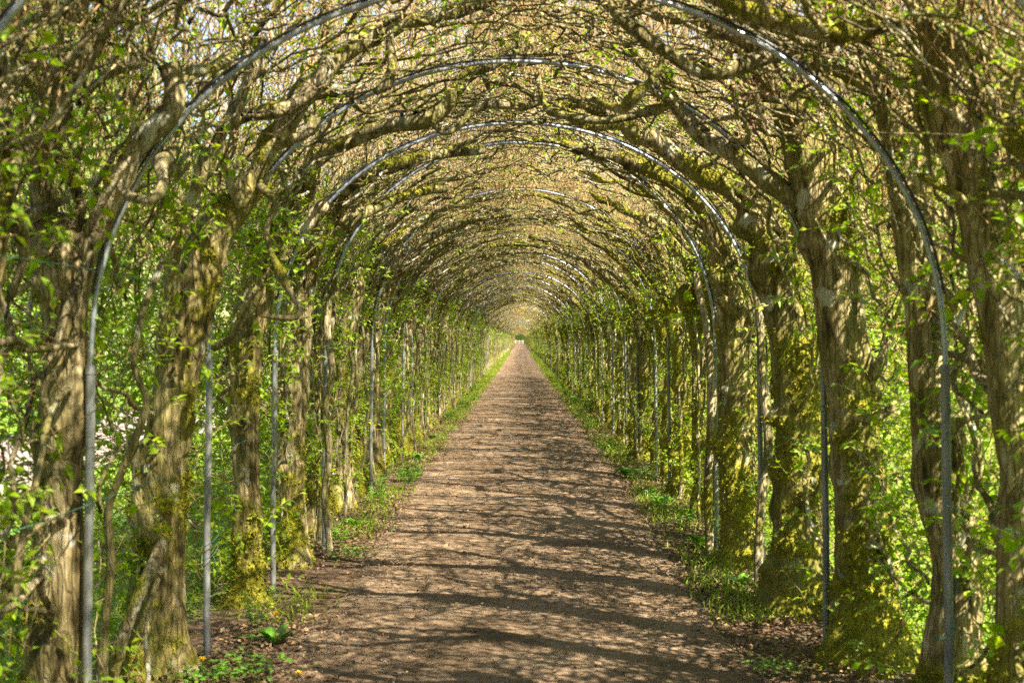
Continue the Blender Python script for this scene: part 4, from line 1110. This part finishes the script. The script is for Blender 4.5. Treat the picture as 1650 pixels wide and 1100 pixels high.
ico = np.array([[1, 0, 0], [-1, 0, 0], [0, 1, 0], [0, -1, 0], [0, 0, 0.8], [0, 0, -0.8]], float)
icf = np.array([[0, 2, 4], [2, 1, 4], [1, 3, 4], [3, 0, 4], [2, 0, 5], [1, 2, 5], [3, 1, 5], [0, 3, 5]])
n = 14000
P = np.stack([rng.uniform(-1.15, 1.15, n), 4 + 26 * rng.random(n) ** 1.5, np.full(n, 0.014)], -1)
sz = rng.uniform(0.003, 0.008, n)[:, None, None] * rng.uniform(0.7, 1.4, (n, 1, 3))
V = P[:, None, :] + (ico[None] + rng.normal(0, 0.15, (n, 6, 3))) * sz
link('pebbles', Geo().add(V, None, (np.arange(n)[:, None, None] * 6 + icf[None]).reshape(-1, 3)).mesh('pebbles', M_STONE, False), kind='stuff', label='small stones and crumbs scattered on the earth path', category='pebbles')

def blades(P, h, wd, spread=0.45):
    n = len(P)
    d = rng.normal(0, spread, (n, 3)); d[:, 2] = 1
    d = norm(d); s = norm(np.cross(d, rng.normal(0, 1, (n, 3))))
    bend = rng.normal(0, 0.35, (n, 3)) * h[:, None]; bend[:, 2] = -0.1 * h
    m = P + d * h[:, None] * 0.55; t = P + d * h[:, None] + bend
    wv = s * wd[:, None]
    V = np.stack([P - wv, P + wv, m - wv * 0.7, m + wv * 0.7, t], 1).reshape(-1, 3)
    o = (np.arange(n) * 5)[:, None]
    return V, (o + np.array([0, 1, 3, 2])), (o + np.array([2, 3, 4]))
# verge grass inside the tunnel, starting where the photograph shows it
g = Geo()
n = 52000
yy = 8 + 160 * rng.random(n) ** 1.9
sd = rng.choice([-1, 1], n)
ax = 1.36 + rng.normal(0, 0.13, n) - 0.06 * sstep(12, 40, yy)
den = fbm(np.stack([sd * 4.0, yy * 0.5, yy * 0], -1), 17, 2) + sstep(10, 30, yy) * 0.9 - 0.2
keep = (den + rng.normal(0, 0.45, n) > 0.2) & (ax > 1.04)
P = np.stack([sd * ax, yy, np.full(n, -0.01)], -1)[keep]
k = 1 + 1.5 * sstep(20, 90, P[:, 1])
V, Fq, Ft = blades(P, rng.uniform(0.03, 0.12, len(P)) * (0.75 + 0.35 * k), rng.uniform(0.003, 0.007, len(P)) * k)
g.add(V, Fq, Ft)
link('verge_grass', g.mesh('verge_grass', M_GRASS, False), kind='stuff', label='fresh green grass strip between path and trunks', category='grass')
# meadow grass either side
g = Geo()
for sgn in (-1, 1):
    n = 26000
    yy = 3 + 40 * rng.random(n) ** 1.5
    xx = sgn * (1.95 + 9 * rng.random(n) ** 1.5)
    P = np.stack([xx, yy, np.full(n, -0.015)], -1)
    ok = ~((P[:, 0] < -5.2) & (P[:, 0] > -8.7))
    P = P[ok]
    V, Fq, Ft = blades(P, rng.uniform(0.08, 0.26, len(P)), rng.uniform(0.004, 0.008, len(P)), 0.4); g.add(V, Fq, Ft)
link('meadow_grass', g.mesh('meadow_grass', M_GRASS, False), kind='stuff', label='bright sunlit meadow grass outside the tunnel', category='grass')

def herb(kind, seed):
    rs = np.random.default_rng(seed)
    g = Geo()
    if kind == 'dock':
        n = 11
        for k in range(n):
            a = rs.uniform(0, 2 * PI); L = rs.uniform(0.10, 0.24); el = rs.uniform(0.45, 1.2)
            d = np.array([math.cos(a) * math.cos(el), math.sin(a) * math.cos(el), math.sin(el)]); s = np.array([-math.sin(a), math.cos(a), 0]); up = np.cross(d, s)
            t = np.linspace(0, 1, 6); w_ = 0.036 * np.array([0.12, 0.2, 0.9, 1.0, 0.65, 0.05]) * rs.uniform(0.8, 1.3)
            c = d[None] * (t * L)[:, None] + np.array([0, 0, -1.0])[None] * (t ** 2 * L * 0.35)[:, None]
            V = np.stack([c - s * w_[:, None] + up * -0.006, c, c + s * w_[:, None] + up * -0.006], 1)
            ix = np.arange(18).reshape(6, 3)
            g.add(V, np.stack([ix[:-1, :-1], ix[:-1, 1:], ix[1:, 1:], ix[1:, :-1]], -1).reshape(-1, 4))
    elif kind == 'nettle':
        for st in range(7):
            a = rs.uniform(0, 2 * PI); h = rs.uniform(0.12, 0.28); b0 = np.array([math.cos(a), math.sin(a), 0]) * rs.uniform(0, 0.08)
            P = np.stack([b0 + np.array([math.cos(a), math.sin(a), 0]) * 0.25 * h * t ** 2 + [0, 0, h * t] for t in np.linspace(0, 1, 5)])
            V, Fq = tubes(P[None], np.full((1, 5), 0.0022), 4); g.add(V, Fq)
            for t in (0.35, 0.55, 0.75, 0.95):
                p = P[0] * (1 - t) + P[-1] * t
                b = rs.uniform(0, PI)
                for q in (0, PI):
                    V, Ft = leaves(p[None], np.array([[math.cos(b + q), math.sin(b + q), 0.15]]), np.array([[0, 0, 1.0]]), np.array([rs.uniform(0.045, 0.075)])); g.add(V, None, Ft)
    else:
        n = 150
        P = rs.normal(0, 1, (n, 3)) * [0.10, 0.10, 0.0] + [0, 0, 0.02]; P[:, 2] += rs.uniform(0, 0.06, n)
        V, Ft = leaves(P, np.concatenate([rs.normal(0, 1, (n, 2)), rs.uniform(0.0, 0.4, (n, 1))], 1), np.array([0, 0, 1.0]) + rs.normal(0, 0.3, (n, 3)), rs.uniform(0.02, 0.045, n), 0.7); g.add(V, None, Ft)
    return g.mesh('plant', M_PLANT, False)
HB = {k: [herb(k, s) for s in (1, 2, 3)] for k in ('dock', 'nettle', 'carpet')}
def herb_at(kind, x, y, s, label, group=None, rz=None):
    o = link({'dock': 'broadleaf_plant', 'nettle': 'nettle_plant', 'carpet': 'groundcover_plant'}[kind], HB[kind][int(rng.integers(0, 3))], None, (x, y, 0.0), rng.uniform(0, 6) if rz is None else rz, label=label, category='plant')
    if kind == 'carpet': o['kind'] = 'stuff'
    o.scale = (s, s, s)
    if group: o['group'] = group
    return o
def gp(px, py):
    d = EYE * F / (py - 545); return (px - 838) * d / F, d
for (k, px, py, s, lab) in [
    ('dock', 440, 1035, 0.9, 'broad-leaved weed beside the dandelion at the left path edge'),
    ('nettle', 415, 1012, 0.8, 'yellow-green weed against the foot of the left hoop leg'),
    ('carpet', 385, 1092, 1.15, 'low green groundcover patch in the bottom left corner of the path'),
    ('carpet', 330, 1105, 0.9, 'small groundcover patch left of the corner patch'),
    ('dock', 1190, 945, 0.8, 'broad-leaved plant in front of the lumpy fourth right trunk'),
    ('nettle', 1215, 905, 1.2, 'tallest weed clump against the mossy foot of the right row'),
    ('nettle', 1160, 888, 1.1, 'leafy weed clump right of the path, under the third hoop leg'),
    ('dock', 1130, 880, 1.1, 'broad-leaved dock clump on the right edge beside dead leaves'),
    ('nettle', 1105, 850, 1.0, 'weed clump by the fourth hoop right leg'),
    ('dock', 1065, 815, 1.1, 'bright dock rosette on the right verge before the grass strip'),
    ('dock', 1040, 800, 1.0, 'dock rosette farther along the right verge'),
    ('nettle', 1020, 775, 1.0, 'weed tuft on the right verge inside the grass'),
    ('nettle', 1285, 975, 0.7, 'little nettle seedling on the root of the fourth right trunk'),
    ('dock', 575, 850, 0.9, 'dock rosette on the left edge by the fifth hoop leg'),
    ('nettle', 545, 880, 0.9, 'weed tuft on the left edge amid dead leaves'),
    ('nettle', 610, 815, 1.0, 'weed tuft at the left verge beyond the fifth hoop leg'),
    ('carpet', 560, 900, 1.0, 'flat green weed mat at the left path margin'),
    ('dock', 270, 1075, 0.9, 'round-leaved plant at the foot of the second left trunk'),
    ('carpet', 1245, 1085, 0.8, 'small green mat in the leaf litter at bottom right'),
    ('nettle', 645, 775, 1.0, 'weed tuft on the left verge where the grass begins')]:
    x, y = gp(px, py); herb_at(k, x, y, s, lab)
for k in range(40):
    sd = rng.choice([-1, 1]); y = rng.uniform(14, 45)
    herb_at(str(rng.choice(['dock', 'nettle', 'nettle'])), sd * rng.uniform(1.18, 1.5), y, rng.uniform(0.7, 1.1), 'small green weed growing in the grass verge down the tunnel', 'weeds in the verge')

def dandelion(px, py, h, label):
    x, y = gp(px, py)
    e = link('dandelion', None, None, (x, y, 0), label=label, category='flower', group='dandelions')
    P = np.array([[0, 0, 0], [0.004, 0, h * 0.5], [0.01, 0.0, h]])
    link('stalk', add_tube(Geo(), P, 0.002, 5).mesh('stalk', M_PLANT), e)
    n = 40; a = rng.uniform(0, 2 * PI, n); el = rng.uniform(0.1, 1.2, n)
    D = np.stack([np.cos(a) * np.cos(el), np.sin(a) * np.cos(el), np.sin(el)], -1)
    V, Ft = leaves(np.repeat(P[-1:], n, 0), D, np.array([0, 0, 1.0]) + D * 0.2, np.full(n, 0.022), 0.25)
    link('flower_head', Geo().add(V, None, Ft).mesh('flower_head', M_YEL, False), e)
dandelion(441, 1022, 0.11, 'yellow dandelion in flower at the left edge of the path')
dandelion(322, 1098, 0.10, 'small yellow dandelion low in the bottom left leaf litter')
dandelion(478, 1096, 0.03, 'fallen yellow dandelion head on the earth at bottom left')

# clump of dead leaves caught in the fork of the third right-hand tree
n = 130
c = PX(1206, 168, 6.95)
P = c + rng.normal(0, 1, (n, 3)) * [0.035, 0.05, 0.075]
V, Ft = leaves(P, rng.normal(0, 1, (n, 3)) + [0, 0, -0.5], rng.normal(0, 1, (n, 3)), rng.uniform(0.03, 0.06, n), 0.6)
M_RUST = m_island('withered_leaf', [(0.15, 0.085, 0.04), (0.25, 0.15, 0.08), (0.10, 0.06, 0.03), (0.32, 0.21, 0.12)], 0.8)
link('leaf_clump', Geo().add(V, None, Ft).mesh('leaf_clump', M_RUST, False), label='brown clump of dead leaves caught in a fork above the right row', category='leaves', kind='stuff')
